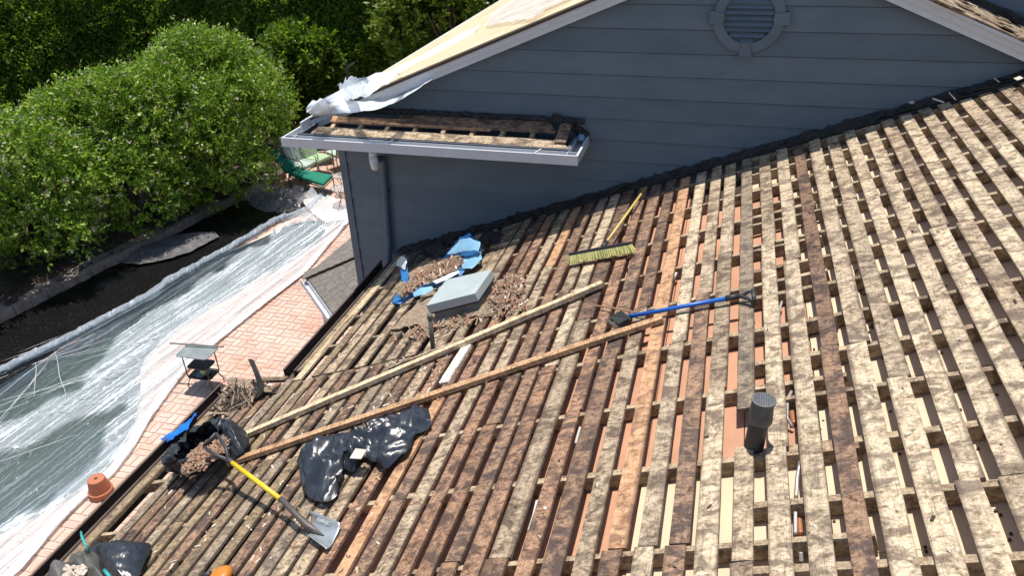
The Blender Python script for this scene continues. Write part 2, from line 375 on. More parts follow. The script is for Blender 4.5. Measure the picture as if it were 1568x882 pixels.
def poly_face(name, P, z, mat, kind, label=None, parent=None):
    import bmesh
    bm = bmesh.new(); vs = [bm.verts.new((x, y, z)) for x, y in P]; bm.faces.new(vs)
    bmesh.ops.triangulate(bm, faces=bm.faces[:]); me = bpy.data.meshes.new(name); bm.normal_update(); bm.to_mesh(me)
    me.materials.append(mat); o = bpy.data.objects.new(name, me); COL.objects.link(o); tag(o, label, kind=kind)
    if parent: o.parent = parent
    if me.polygons[0].normal.z < 0: me.flip_normals()
    return o
poly_face('water', pool, -.22, M['water'], 'structure', 'dark green pool water seen through clear polythene')
b = MB(); P = pool; k = len(P)
b.add([(x, y, .012) for x, y in P] + [(x, y, -.9) for x, y in P], [(i, (i+1) % k, k+(i+1) % k, k+i) for i in range(k)])
cx_, cy_ = sum(p[0] for p in P)/k, sum(p[1] for p in P)/k
tag(b.build('pool_shell', plain('pool_plaster', (.35, .40, .40), .8)), 'pale plaster sides of the swimming pool', kind='structure')
# patio: mortar bed with the pool cut out, bricks standing proud
def ring_sheet(name, outer, inner, z, mat, lab):
    import bmesh
    bm = bmesh.new(); vo = [bm.verts.new((x, y, z)) for x, y in outer]; vi = [bm.verts.new((x, y, z)) for x, y in inner]
    es = [bm.edges.new((vo[i], vo[(i+1) % len(vo)])) for i in range(len(vo))] + [bm.edges.new((vi[i], vi[(i+1) % len(vi)])) for i in range(len(vi))]
    bmesh.ops.triangle_fill(bm, edges=es, use_beauty=True, use_dissolve=False)
    me = bpy.data.meshes.new(name); bm.to_mesh(me); me.materials.append(mat); o = bpy.data.objects.new(name, me); COL.objects.link(o)
    if me.polygons[0].normal.z < 0: me.flip_normals()
    return tag(o, lab, kind='structure')
KB = [(-90, 560), (0, 497), (100, 445), (220, 383), (330, 325), (400, 292), (440, 272)]     # foot of the garden kerb
kb = [tuple(atz(x, y, 0)[:2]) for x, y in KB]
outer = [(-20, -3), (-2.0, -3), (-2.0, 26), (-22, 26), (-15.5, 19)] + kb[::-1]
patio = ring_sheet('patio', outer, pool, 0.0, M['mortar'], 'pink brick patio laid in a basket weave beside the pool')
bricks = []
def near_poly(x, y):
    return inside(x, y, pool)
CELL = .225
for i in range(-70, -9):
    for j in range(6, 100):
        x0, y0 = i*CELL, j*CELL
        if not (-12.8 < x0 < -3.9): continue
        if x0 > -4.5 and y0 > 6.5: continue
        for q in (0, 1):
            if (i+j) % 2: c = (x0+CELL/2, y0+CELL*(.25+.5*q), CELL-.016, CELL/2-.016)
            else: c = (x0+CELL*(.25+.5*q), y0+CELL/2, CELL/2-.016, CELL-.016)
            if inside(c[0], c[1], pool) or not inside(c[0], c[1], outer): continue
            if any(inside(c[0]+dx*.13, c[1]+dy*.13, pool) for dx, dy in ((1, 0), (-1, 0), (0, 1), (0, -1))): continue
            bricks.append(c)
def hemline(y):   # x of the polythene hem at y
    return None
HEM = [(545, 330), (512, 368), (470, 418), (390, 480), (302, 552), (262, 600), (231, 645), (206, 688), (176, 728), (120, 775), (72, 830), (30, 880), (-30, 930)]
hem = [tuple(atz(x, y, 0)[:2]) for x, y in HEM]
bare = hem + [(-4, 1), (-4, 14)]
fwd = Vector(FW)
def vis(c):
    d = math.hypot(math.hypot(c[0], c[1]), 7.1)
    px = np.array([c[0], c[1], -CZ]); z = px@FW; sx = CX+FPX*(px@RT)/z; sy = CY-FPX*(px@UP)/z
    inb = -5 < sx < 560 and 300 < sy < 890 and inside(c[0], c[1], bare)
    under = (sx > 60 and sx > 440 and sy > 560) or (sy-882)/(590-882) < (sx-62)/(345-62)*1.0 - .0 and sx < 345 and sy > 590
    hid = sx > 62+(882-sy)*(283/292) + 6 if sy > 588 else sx > 440+(590-sy)*(122/150)+6
    return (0 if inb and not hid else 1, d)
bricks.sort(key=vis)
bm_h = {}
def brick_mesh(w_, l_, tw):
    key = (round(w_, 3), round(l_, 3), tw)
    if key in bm_h: return bm_h[key]
    r_ = random.Random(hash(key)); a, c = w_/2, l_/2; e = .006; t_ = .010
    j_ = lambda: r_.uniform(-.002, .002)
    v = [(-a+j_(), -c+j_(), 0), (a+j_(), -c+j_(), 0), (a+j_(), c+j_(), 0), (-a+j_(), c+j_(), 0), (-a+e, -c+e, t_), (a-e, -c+e, t_+j_()), (a-e, c-e, t_), (-a+e, c-e, t_+j_())]
    me = bpy.data.meshes.new('brick'); me.from_pydata(v, [], [(4, 5, 6, 7), (0, 1, 5, 4), (1, 2, 6, 5), (2, 3, 7, 6), (3, 0, 4, 7)]); me.materials.append(M['brick']); bm_h[key] = me; return me
rest = MB()
for n_, c in enumerate(bricks):
    me = brick_mesh(c[2], c[3], n_ % 4)
    if n_ < 300:
        o = bpy.data.objects.new('brick', me); o.location = (c[0], c[1], .002+random.uniform(-.001, .002)); COL.objects.link(o); o.parent = patio
    else:
        rest.add([(v.co.x+c[0], v.co.y+c[1], v.co.z+.002) for v in me.vertices], [tuple(p.vertices) for p in me.polygons])
tag(rest.build('brick_paving', M['brick'], patio), kind='stuff')

# ------------------------------------------------------------------ ruled sheets
def resample(P, n):
    P = [np.array(p, float) for p in P]; d = [0]
    for a, b_ in zip(P, P[1:]): d.append(d[-1]+np.linalg.norm(b_-a))
    out = []
    for t_ in np.linspace(0, d[-1], n):
        i = min(np.searchsorted(d, t_, side='right')-1, len(P)-2); f = (t_-d[i])/max(1e-9, d[i+1]-d[i]); out.append(P[i]*(1-f)+P[i+1]*f)
    return np.array(out)
def ruled(A, B, nu, nv, disp):
    A = resample(A, nu); B = resample(B, nu); vs = []
    for i in range(nu):
        for j in range(nv):
            s_, t_ = i/(nu-1), j/(nv-1); p = A[i]*(1-t_)+B[i]*t_; vs.append(p + np.array(disp(p, s_, t_)))
    fs = [(i*nv+j, (i+1)*nv+j, (i+1)*nv+j+1, i*nv+j+1) for i in range(nu-1) for j in range(nv-1)]
    return vs, fs
Z = lambda pts, z=0: [atz(x, y, z) for x, y in pts]
# black liner strip between kerb and pool
lin_a = Z([(-90, 566), (0, 503), (100, 450), (220, 389), (330, 331), (400, 298), (432, 290)], .012)
lin_b = Z([(-90, 640), (0, 592), (100, 528), (220, 462), (330, 398), (420, 345), (470, 318)], .012)
b = MB(); b.add(*ruled(lin_a, lin_b, 90, 16, lambda p, s, t: (0, 0, .02+.035*max(0, fb(p[0]*1.5, p[1]*1.5)) + (.05*math.exp(-((t-.0)/.08)**2)))))
tag(b.build('black_ground_sheet', M['liner'], smooth=True), 'long black plastic sheet strewn with dry leaves below the hedge', 'plastic sheet')
# stone kerb and planting bed
b = MB()
for a, c in zip(kb, kb[1:]):
    d = Vector((c[0]-a[0], c[1]-a[1], 0)); L = d.length; d.normalize(); nrm = Vector((-d.y, d.x, 0))*.38
    nn = max(2, int(L/.28))
    for q in range(nn):
        p0 = Vector((*a, 0))+d*(L*q/nn+.006); p1 = Vector((*a, 0))+d*(L*(q+1)/nn-.006); h_ = .17+random.uniform(-.02, .02)
        b.hexa([p0, p1, p1+nrm, p0+nrm, p0+Vector((0, 0, h_))+nrm*.04, p1+Vector((0, 0, h_))+nrm*.04, p1+nrm+Vector((0, 0, h_)), p0+nrm+Vector((0, 0, h_))])
tag(b.build('garden_kerb', M['kerb'], bevel=.012), 'low stone kerb edging the soil bed in front of the bushes', 'kerb')
bedA = [Vector((*p, .12)) for p in kb]; bedB = [v+Vector((-4.2, 5.2, 0)) for v in bedA]
b = MB(); b.add(*ruled([v+Vector((-.1, .1, 0)) for v in bedA], bedB, 60, 24, lambda p, s, t: (0, 0, .12*fb(p[0]*2, p[1]*2)+.04)))
tag(b.build('planting_bed', M['soil'], smooth=True), 'dark soil bed under the bushes', kind='structure')
# clear polythene over pool and deck
hemA = Z(HEM, .03); hemB = Z([(478, 322), (440, 342), (400, 366), (330, 398), (258, 440), (200, 475), (160, 498), (120, 520), (60, 556), (0, 592), (-50, 625), (-120, 670), (-200, 720)], .03)
def sheetdisp(p, s, t):
    x_, y_ = p[0], p[1]; inn = inside(x_, y_, pool)
    a_ = math.radians(-6)
    u_ = x_*math.cos(a_)+y_*math.sin(a_); v_ = -x_*math.sin(a_)+y_*math.cos(a_)
    wr = .030*fb(u_*4.0, v_*.22, 2.0, 4) + .028*rdg(u_*6+.3*nz(u_, v_*.3), v_*.28, 5.0)**2 + .014*rdg(u_*9+v_*6, v_*7-u_*4, 9.0)**3
    return (0, 0, (.03+wr) if not inn else (-.07+wr*1.6))
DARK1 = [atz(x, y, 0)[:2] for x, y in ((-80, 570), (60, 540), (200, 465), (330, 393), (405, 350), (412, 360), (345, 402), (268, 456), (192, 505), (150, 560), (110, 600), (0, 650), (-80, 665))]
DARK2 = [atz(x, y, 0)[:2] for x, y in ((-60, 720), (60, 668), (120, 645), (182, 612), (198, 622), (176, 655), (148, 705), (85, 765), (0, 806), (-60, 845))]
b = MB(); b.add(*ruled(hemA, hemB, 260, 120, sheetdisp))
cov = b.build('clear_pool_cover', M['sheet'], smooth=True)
at_ = cov.data.attributes.new('opacity_gain', 'FLOAT', 'POINT'); gv = []
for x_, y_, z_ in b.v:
    g_ = 1.3  # scales sheet opacity: low inside the two dark outlines, highest over the deck
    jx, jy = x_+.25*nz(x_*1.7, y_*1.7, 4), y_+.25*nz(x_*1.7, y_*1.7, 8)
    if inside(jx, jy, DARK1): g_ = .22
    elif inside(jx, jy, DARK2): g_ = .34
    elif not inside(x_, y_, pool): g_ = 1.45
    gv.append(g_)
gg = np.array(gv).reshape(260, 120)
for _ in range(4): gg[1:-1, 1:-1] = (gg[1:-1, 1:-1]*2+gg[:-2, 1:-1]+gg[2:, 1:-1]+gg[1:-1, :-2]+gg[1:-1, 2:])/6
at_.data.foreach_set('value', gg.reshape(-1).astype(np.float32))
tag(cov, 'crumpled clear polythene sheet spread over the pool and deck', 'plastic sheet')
# its folded white hem
b = MB()
hemC = []
for i, p in enumerate(resample(hemA, 60)):
    hemC.append(p)
hemC = np.array(hemC); tang = np.gradient(hemC, axis=0); nrm = np.stack([tang[:, 1], -tang[:, 0], 0*tang[:, 0]], 1); nrm /= np.linalg.norm(nrm, axis=1)[:, None]
b.add(*ruled([p-n_*.0 for p, n_ in zip(hemC, nrm)], [p-(-n_)*(.13+.06*nz(i*.3, 0)) for i, (p, n_) in enumerate(zip(hemC, nrm))], 160, 8, lambda p, s, t: (0, 0, .035+.03*math.sin(t*math.pi)+.012*fb(p[0]*6, p[1]*3))))
hemo = tag(b.build('sheet_hem', M['sheetedge'], smooth=True), 'folded white hem of polythene lying along the brick patio', 'plastic sheet')
# twisted roll between black liner and cover
rollp = Z([(492, 300), (470, 322), (420, 338), (372, 368), (300, 408), (262, 430), (230, 452), (150, 495), (70, 535), (0, 568), (-60, 600)], .08)
rr = resample(rollp, 130)
b = MB(); b.tube([p+np.array([.03*nz(i*.35, 1), .03*nz(i*.35, 4), .03*nz(i*.2, 7)]) for i, p in enumerate(rr)], [.075+.045*abs(nz(i*.4, 3))+(.05 if i > 60 and i < 90 else 0)*abs(nz(i*.15, 9)) for i in range(130)], 10)
for v in range(len(b.v)):
    x_, y_, z_ = b.v[v]; k_ = .03*fb(x_*9, y_*9, z_*9); b.v[v] = (x_+k_, y_+k_, max(.02, z_+k_))
tag(b.build('polythene_roll', M['sheetroll'], smooth=True), 'twisted rope of clear polythene running between black sheet and pool', 'plastic sheet')
# bunched sheet standing at the far end of the pool
b = MB()
b.add(*ruled(Z([(372, 302), (392, 320), (430, 328), (462, 318)], .05), Z([(378, 286), (400, 284), (440, 288), (466, 284)], .3), 40, 18, lambda p, s, t: (.05*fb(p[0]*3, p[1]*3), .05*fb(p[0]*4, p[1]*2, 4), .06*fb(p[0]*4, p[1]*4, 8))))
tag(b.build('bunched_sheet', m_sheet('grey_polythene', .35, .8, (.42, .38, .38), .3), smooth=True), 'grey bunched plastic sheet standing at the far end of the black strip', 'plastic sheet')
b = MB()
b.add(*ruled(Z([(185, 403), (215, 408), (262, 398), (290, 388), (336, 364)], .06), Z([(222, 378), (250, 368), (275, 360), (300, 357), (330, 358)], .06), 50, 16, lambda p, s, t: (0, 0, .03+.03*fb(p[0]*3, p[1]*3))))
tag(b.build('grey_scrap_sheet', plain('dusty_plastic', (.13, .125, .13), .4, var=.4, bmp=.5), smooth=True), 'grey plastic scrap lying flat on the black sheet', 'plastic sheet')
# thin ridges of plastic on the near pool cover
b = MB()
for k_ in range(26):
    a0 = atz(random.uniform(-60, 110), random.uniform(540, 720), .03); an = math.radians(random.choice([35, 45, 55, 100, 130])+random.uniform(-10, 10)); L = random.uniform(.8, 2.4)
    pts = [a0+np.array([math.cos(an)*L*q/11+.02*nz(k_*3.1, q*.3), math.sin(an)*L*q/11+.02*nz(k_+9.3, q*.3), .0]) for q in range(12)]
    b.tube(pts, [.002+.0035*math.sin(math.pi*q/11) for q in range(12)], 5)
tag(b.build('plastic_creases', M['sheetedge'], smooth=True), 'white ridged creases standing up in the pool sheet', kind='stuff')

# ================================================================== FOLIAGE
def leaf_mesh(name, mat, pos, dirs, size, asp=.42, parent=None, label=None, kind=None):
    n_ = len(pos); d = dirs/np.linalg.norm(dirs, axis=1)[:, None]
    rv = rng.normal(size=(n_, 3)); side = np.cross(d, rv); side /= np.linalg.norm(side, axis=1)[:, None]
    sz = size*rng.uniform(.65, 1.3, n_)[:, None]
    up_ = np.cross(side, d)
    v = np.empty((n_, 4, 3)); v[:, 0] = pos; v[:, 1] = pos+d*sz*.5+side*sz*asp*.5; v[:, 2] = pos+d*sz-up_*sz*.12; v[:, 3] = pos+d*sz*.5-side*sz*asp*.5
    me = bpy.data.meshes.new(name); me.vertices.add(n_*4); me.vertices.foreach_set('co', v.reshape(-1))
    me.loops.add(n_*4); me.loops.foreach_set('vertex_index', np.arange(n_*4, dtype=np.int32))
    me.polygons.add(n_); me.polygons.foreach_set('loop_start', np.arange(0, n_*4, 4, dtype=np.int32)); me.polygons.foreach_set('loop_total', np.full(n_, 4, dtype=np.int32))
    me.materials.append(mat); me.update(calc_edges=True); o = bpy.data.objects.new(name, me); COL.objects.link(o)
    if parent:
        o.parent = parent; o.location = -parent.location
    return tag(o, label, kind=kind)
def sprigs(blobs, nspr, per, slen, out=1.0, upb=.5):
    """sprig bases spread over lumpy ellipsoids; returns leaf positions and directions"""
    blobs = np.array(blobs); A = blobs[:, 3]**2; w_ = A/A.sum(); idx = rng.choice(len(blobs), nspr, p=w_)
    d = rng.normal(size=(nspr, 3)); d /= np.linalg.norm(d, axis=1)[:, None]; d[:, 2] = np.where(d[:, 2] < -.5, -d[:, 2], d[:, 2])
    c = blobs[idx, :3]; r = blobs[idx, 3:4]
    p = c + d*r*rng.uniform(.70, 1.0, (nspr, 1))
    ins = np.zeros(nspr, bool)
    for q in blobs: ins |= np.linalg.norm(p-q[:3], axis=1) < q[3]*.7
    p, d = p[~ins], d[~ins]
    dd = d*out+rng.normal(size=d.shape)*.35; dd[:, 2] += upb; dd /= np.linalg.norm(dd, axis=1)[:, None]
    ln = slen*rng.uniform(.5, 1.3, (len(p), 1))
    P_, D_ = [], []
    for k_ in range(per):
        f = k_/per; rv = rng.normal(size=p.shape); rv -= dd*(rv*dd).sum(1)[:, None]; rv /= np.linalg.norm(rv, axis=1)[:, None]
        P_.append(p+dd*ln*f); D_.append(dd*.65+rv*.8)
    return np.concatenate(P_), np.concatenate(D_), p+dd*ln
def lumps(c, rx, ry, rz, n_, r0, r1):
    out = []
    for _ in range(n_):
        d = rng.normal(size=3); d /= np.linalg.norm(d); d[2] = abs(d[2])*1.0 if rng.random() < .72 else d[2]
        r = rng.uniform(r0, r1)
        out.append((c[0]+d[0]*(rx-r*.7), c[1]+d[1]*(ry-r*.7), max(.35, c[2]+d[2]*(rz-r*.7)), r))
    return out
def bush(c, rx, ry, rz, n_, nspr, label, seed_z):
    root = thing('leafy_bush', (c[0], c[1], .1), label, 'bush', 'bushes between the black sheet and the hedge')
    cc = (c[0], c[1], rz*.55)
    bl = lumps(cc, rx, ry, rz*.62, n_, .32, .85)
    bl += [(c[0]+random.uniform(-.8, .8)*rx, c[1]-ry*random.uniform(.0, .5), random.uniform(.9, 1.4), random.uniform(.45, .6)) for _ in range(12)]
    P_, D_, tips = sprigs(bl, int(nspr*1.0), 9, .34)
    o = leaf_mesh('foliage', M['leafbush'], P_, D_, .100, .42, root)
    b = MB()   # dark inner wood
    for k_ in range(16):
        a = rng.uniform(0, 6.28); e = np.array([c[0]+math.cos(a)*rx*.55*rng.random(), c[1]+math.sin(a)*ry*.55*rng.random(), rz*rng.uniform(.6, .95)])
        s_ = np.array([c[0]+math.cos(a)*.25, c[1]+math.sin(a)*.25, 0.05]); m_ = (s_+e)/2+rng.normal(size=3)*.15
        b.tube([s_, m_, e], [.05, .035, .012], 6)
    b.build('stem', M['bark'], root)
    k_ = rng.choice(len(tips), min(420, len(tips)), replace=False); tp = np.repeat(tips[k_], 5, 0)+rng.normal(size=(len(k_)*5, 3))*.025
    tp = tp[tp[:, 2] > .8]
    leaf_mesh('blossoms', M['blossom'], tp, rng.normal(size=tp.shape), .04, .9, root, kind='stuff')
    return root
bush((-11.75, 14.75), 2.0, 1.7, 3.15, 40, 11500, 'largest rounded bright green bush with pale blossoms, nearest the lounger', 0)
bush((-12.75, 12.75), 1.7, 1.5, 2.75, 30, 8500, 'bright green bush in the middle of the row beside the black sheet', 1)
bush((-13.35, 10.75), 1.75, 1.5, 2.75, 30, 8500, 'bright green bush at the left edge of the photo', 2)
bush((-14.0, 8.6), 1.8, 1.6, 2.7, 24, 5200, 'green bush just outside the left edge behind the first', 3)
# tall clipped hedge behind
def hedge(name, x0, y0, x1, y1, h, thick, n_, label, mat='leafhedge'):
    root = thing(name, ((x0+x1)/2, (y0+y1)/2, 0), label, 'hedge')
    d = np.array([x1-x0, y1-y0]); L = np.linalg.norm(d); d /= L; nn = np.array([d[1], -d[0]])
    s_ = rng.uniform(0, L, n_); z = rng.uniform(0.1, h, n_); top = rng.random(n_) < .16
    off = rng.uniform(-.32, .12, n_)
    bul = np.array([.35*noise.noise(Vector((a*.45, c*.5, 3)))+.22*noise.noise(Vector((a*1.7, c*1.4, 8)))+.12*noise.noise(Vector((a*4, c*3.4, 1))) for a, c in zip(s_, z)])
    dep = thick/2+bul+off+.24*(h-z)
    z = np.where(top, h+bul*.6+rng.uniform(-.15, .15, n_), z); dep = np.where(top, rng.uniform(-thick/2, thick/2, n_), dep)
    P_ = np.stack([x0+d[0]*s_+nn[0]*dep, y0+d[1]*s_+nn[1]*dep, z], 1)
    D_ = rng.normal(size=(n_, 3))*.8+np.array([nn[0]*.8, nn[1]*.8, .35]); D_[top] += (0, 0, .8)
    leaf_mesh('foliage', M[mat], P_, D_, .115, .5, root)
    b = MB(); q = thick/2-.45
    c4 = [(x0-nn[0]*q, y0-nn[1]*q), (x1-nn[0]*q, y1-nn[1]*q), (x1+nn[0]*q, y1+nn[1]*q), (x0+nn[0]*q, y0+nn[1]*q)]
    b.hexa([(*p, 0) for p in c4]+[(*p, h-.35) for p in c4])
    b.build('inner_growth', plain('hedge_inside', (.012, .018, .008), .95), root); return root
hedge('tall_hedge', -30.0, 15.5, -17.0, 22.5, 4.05, 2.2, 130000, 'tall dark clipped hedge closing the garden on the left')
hedge('tall_hedge', -17.2, 22.4, -5.0, 21.2, 5.2, 2.4, 160000, 'tall dark hedge rising behind the patio chairs and roof eave')
def tree(name, c, rad, h, n_, nspr, label, mat):
    root = thing(name, (c[0], c[1], 0), label, 'tree')
    bl = lumps((c[0], c[1], h-rad*.8), rad, rad, rad*.9, n_, .5, .95)
    P_, D_, _t = sprigs(bl, nspr, 8, .3, upb=.2); leaf_mesh('crown', M[mat], P_, D_, .15, .5, root)
    b = MB(); b.tube([(c[0], c[1], 0), (c[0]+.1, c[1], h*.35), (c[0]-.1, c[1]+.1, h*.7)], [.2, .15, .07], 8)
    for k_ in range(9):
        q = bl[rng.integers(len(bl))]; b.tube([(c[0], c[1], h*.35), ((c[0]+q[0])/2, (c[1]+q[1])/2, (h*.4+q[2])/2), q[:3]], [.08, .05, .02], 6)
    b.build('trunk', M['bark'], root); return root
tree('lime_green_tree', (-7.0, 19.6), 1.9, 4.6, 30, 4200, 'lime green tree against the dark hedge above the far roof eave', 'leaftree')
tree('dark_shrub', (-13.0, 17.6), 1.5, 2.6, 22, 3600, 'dark green shrub behind the lounger and largest bush', 'leafhedge')
tree('dark_shrub', (-11.6, 20.6), 1.6, 3.0, 22, 3000, 'dark green shrub behind the patio chairs at the hedge foot', 'leafhedge')
tree('golden_tree', (-24.5, 20.0), 1.6, 5.0, 20, 2200, 'golden green tree crown at the top left corner', 'leaftree')
# a hedge behind the camera-left for plausible surroundings
# ================================================================== STRIPPED ROOF
roof = thing('house_roof', R(-5.9, 0, -.3), 'low stripped roof with gapped weathered boards over rafters', 'roof')
def rboard(name, u0, u1, y0, y1, h, th, mat, parent=roof, jit=.003, du=0.0, skewtop=0.0):
    """board on the roof; u0..u1 across, y0..y1 along; du shifts the far end; top at h"""
    cu, cy = (u0+u1)/2, (y0+y1)/2; W, L = (u1-u0), (y1-y0)
    c = R(cu, cy, h-th/2); n_ = max(2, int(L/.22)); b = MB(); vs = []
    s1, s2 = random.uniform(0, 99), random.uniform(0, 99)
    for i in range(n_+1):
        y_ = -L/2+L*i/n_; f = i/n_-.5; sh = du*f
        a = -W/2+jit*1.6*nz(s1, y_*3)+sh; c_ = W/2+jit*1.6*nz(s2, y_*3)+sh
        if i in (0, n_): y_l, y_r = y_+random.uniform(-.006, .006), y_+random.uniform(-.006, .006)
        else: y_l = y_r = y_
        hz = jit*.9*nz(s1+5, y_*1.5)
        vs += [(a, y_l, -th/2+hz), (c_, y_r, -th/2+hz), (c_, y_r, th/2+hz+skewtop), (a, y_l, th/2+hz)]
    fs = [(0, 1, 2, 3), tuple(4*n_+k_ for k_ in (3, 2, 1, 0))]
    for i in range(n_):
        p = 4*i; q = p+4
        fs += [(p, q, q+1, p+1), (p+1, q+1, q+2, p+2), (p+2, q+2, q+3, p+3), (p+3, q+3, q, p)]
    b.add(vs, fs); return b.build(name, M[mat], parent, loc=c, rot=(0, -ALPHA+random.uniform(-.012, .012), random.uniform(-.0015, .0015)))
YEND = 7.62
# left edges near (y~2.8) and far (y~5.5)
E = {-5.468: -5.468}
LB = [(-5.468, .102), (-5.327, .103), (-5.185, .10), (-5.04, .105), (-4.895, .10), (-4.745, .105), (-4.60, .10), (-4.44, .115), (-4.29, .10), (-4.13, .105), (-3.975, .11), (-3.82, .105), (-3.68, .12), (-3.535, .11), (-3.392, .115),
      (-3.225, .10), (-3.037, .09), (-2.91, .10), (-2.754, .105), (-2.608, .098), (-2.46, .106), (-2.305, .10), (-2.167, .108), (-2.033, .13), (-1.845, .094), (-1.705, .115), (-1.535, .096), (-1.381, .10), (-1.215, .098), (-1.063, .10), (-.928, .105), (-.759, .097), (-.593, .10), (-.429, .105), (-.269, .095), (-.123, .11), (.037, .105), (.204, .097), (.365, .10)]
while LB[-1][0] < 3.7: LB.append((LB[-1][0]+.161, random.uniform(.098, .108)))
FARB = [-4.93, -4.71, -4.553, -4.412, -4.208, -4.022, -3.853, -3.669, -3.482]
Tseries = [.18+.6*k_ for k_ in range(-2, 13)]; Sseries = [.02+.4*k_ for k_ in range(-3, 20)]
YJOG = 5.0
def kindof(u):
    r_ = random.random()
    if u < -4.6: return random.choice(['old', 'brown', 'grey', 'old'])
    if u < -3.3: return random.choice(['tan', 'grey', 'brown', 'old', 'brown'])
    if u < -2.2: return random.choice(['red', 'brown', 'tan', 'red', 'brown', 'tan', 'orange'])
    if u < -1.0: return random.choice(['tan', 'brown', 'pale', 'tan', 'red', 'brown'])
    if u < -.3: return random.choice(['pale', 'tan', 'pale', 'tan'])
    return random.choice(['pale', 'pale', 'pale', 'tan', 'pale'])
for (u, wd) in LB:
    ser = Tseries if u < -.4 else Sseries
    y = -1.1; first = True
    cuts = [c for c in ser if c > .6 and c < YEND-.9]
    # joints: a random few rafters
    js = []; pos = random.uniform(.8, 3.0)
    while pos < YEND-.9:
        c = min(cuts, key=lambda q: abs(q-pos)); js.append(c); pos = c+random.uniform(1.8, 3.6)
    js = sorted(set(js))
    special = None
    if abs(u+.759) < .02: js = [2.45]
    if abs(u+1.381) < .02: js = [2.58]
    if abs(u+.123) < .01: js = [4.0]
    if abs(u-.204) < .01: js = [2.82]
    if abs(u+.429) < .01: js = [5.22]
    ends = [-1.1]+[j+.019 for j in js]+[YEND+random.uniform(-.03, .05)]
    if u < -3.45: ends = [e for e in ends if e < 4.6]+[4.98] if u > -5.0 else [e for e in ends if e < 4.4]+[random.uniform(4.95, 5.15)]
    for k_ in range(len(ends)-1):
        a, c = ends[k_]+.002, ends[k_+1]-.002
        if c-a < .2: continue
        mt = kindof(u); du = -.012 if u > -3 else 0
        if abs(u+.269) < .01: mt = 'brown' if a > .6 else 'pale'
        if abs(u+.123) < .01: mt = 'pale'
        if abs(u-.037) < .01: mt = 'tan' if a > 4 else 'pale'
        if abs(u+1.215) < .02: mt = 'pale'
        if abs(u+1.381) < .02 and a > 2.4: mt = 'orange'
        if abs(u+1.705) < .02: mt = 'brown'
        if abs(u+1.845) < .02: mt = 'red'
        if abs(u+2.305) < .02 and a < 2.6 < c:      # broken board with a gap over the pink panel
            rboard('sheathing_board', u, u+wd, a, 1.9, 0, .019, mt); a = 2.62 if c > 3.2 else 2.4
            if c-a < .2: continue
        if abs(u+.759) < .02 and a < 3.3 < c:      # board cut out round the vent pipe
            rboard('sheathing_board', u, u+wd, a, 3.235, 0, .019, 'tan'); a = 3.56; mt = 'grey'
            if c-a < .3: continue
        if abs(u+.429) < .02: mt = 'pale'
        if abs(u+.759) < .02 and a > 2.4: mt = 'grey'
        cu = u + du*0
        rboard('sheathing_board', cu, cu+wd, a, c, random.uniform(-.002, .002), .019, mt, du=-.014*(c-a)/2.6 if u > -3 else 0)
FB = [(u, random.choice([.095, .10, .11])) for u in FARB]
for i, (u, wd) in enumerate(FB):
    ends = [5.0, random.choice([5.48, 6.07, 6.67]), YEND]
    for a, c in zip(ends, ends[1:]):
        rboard('sheathing_board', u, u+wd, a+.003, c-.003, random.uniform(-.002, .002), .019, 'tan' if i not in (0, 1) else 'lumber' if i == 0 else 'old', du=-.0)
rboard('sheathing_board', -3.35, -3.25, 5.3, YEND, 0, .019, 'tan')
# pale new patch board by the thin pipe
p0, p1 = uv(672, 592), uv(720, 520)
ub = (p0[0]+p1[0])/2
# rafters
for y in Tseries:
    for (ua, ub_) in ((-5.86 if y < 5.2 else -5.0, -3.0), (-3.0, -.16)):
        if ub_ < ua: continue
        rboard('rafter', ua, ub_, y-.019, y+.019, -.0215, .089, 'rafter', jit=.001)
for y in Sseries:
    rboard('rafter', -.72, 1.9, y-.019+.002, y+.021, -.0215-(.002 if abs((y-.18)/.6-round((y-.18)/.6)) < .1 else 0), .088, 'rafter', jit=.001)
    rboard('rafter', 1.9, 4.2, y-.019, y+.019, -.0215, .089, 'rafter', jit=.001)
# ceiling panels seen between the boards
HC = -.118
def panel(u0, u1, y0, y1, mat, h=HC):
    rboard('ceiling_panel', u0+.003, u1-.003, y0+.003, y1-.003, h+random.uniform(-.0015, .0015), .012, mat, jit=0)
ys = [-1.1, -.02, .58, 1.18, 1.78, 2.58, 3.18, 3.78, 4.38, 4.98, 5.58, 6.18, 6.78, 7.66]
for y0, y1 in zip(ys, ys[1:]):
    for u0, u1 in ((-3.4, -2.2), (-2.2, -1.3), (-1.3, -.74), (-.74, -.34), (-.34, .9), (.9, 2.1), (2.1, 4.2)):
        if u0 >= -.4: mt = 'cream'
        elif u0 <= -2.1: mt = 'pink'
        elif u0 > -.8: mt = 'pink' if y0 > 3.1 and y1 < 6.9 else 'cream'
        else: mt = 'cream' if y0 < 2.9 else ('pink' if y1 < 6.9 else 'dark')
        panel(u0, u1, y0, y1, mt)
for y0, y1 in ((-1.1, 2.0), (2.0, 4.9)): rboard('attic_floor', -5.8, -3.4, y0, y1-.004, -.34, .012, 'dark', jit=0)  # attic floor coloured dark so the gaps above read as black shade
rboard('attic_floor', -4.95, -3.4, 4.9, 7.66, -.34, .012, 'dark', jit=0)
# nails in the panels: tiny proud heads
b = MB()
for k_ in range(420):
    u_, y_ = random.choice([-.35, -.24, -.1, .02, .3, .47, .62, .78])+random.uniform(-.02, .04), random.uniform(1.4, 7.2)
    b.box(R(u_, y_, HC+.006), (.012, .012, .006), RRM)
tag(b.build('nail_head', M['dark'], roof), kind='stuff')
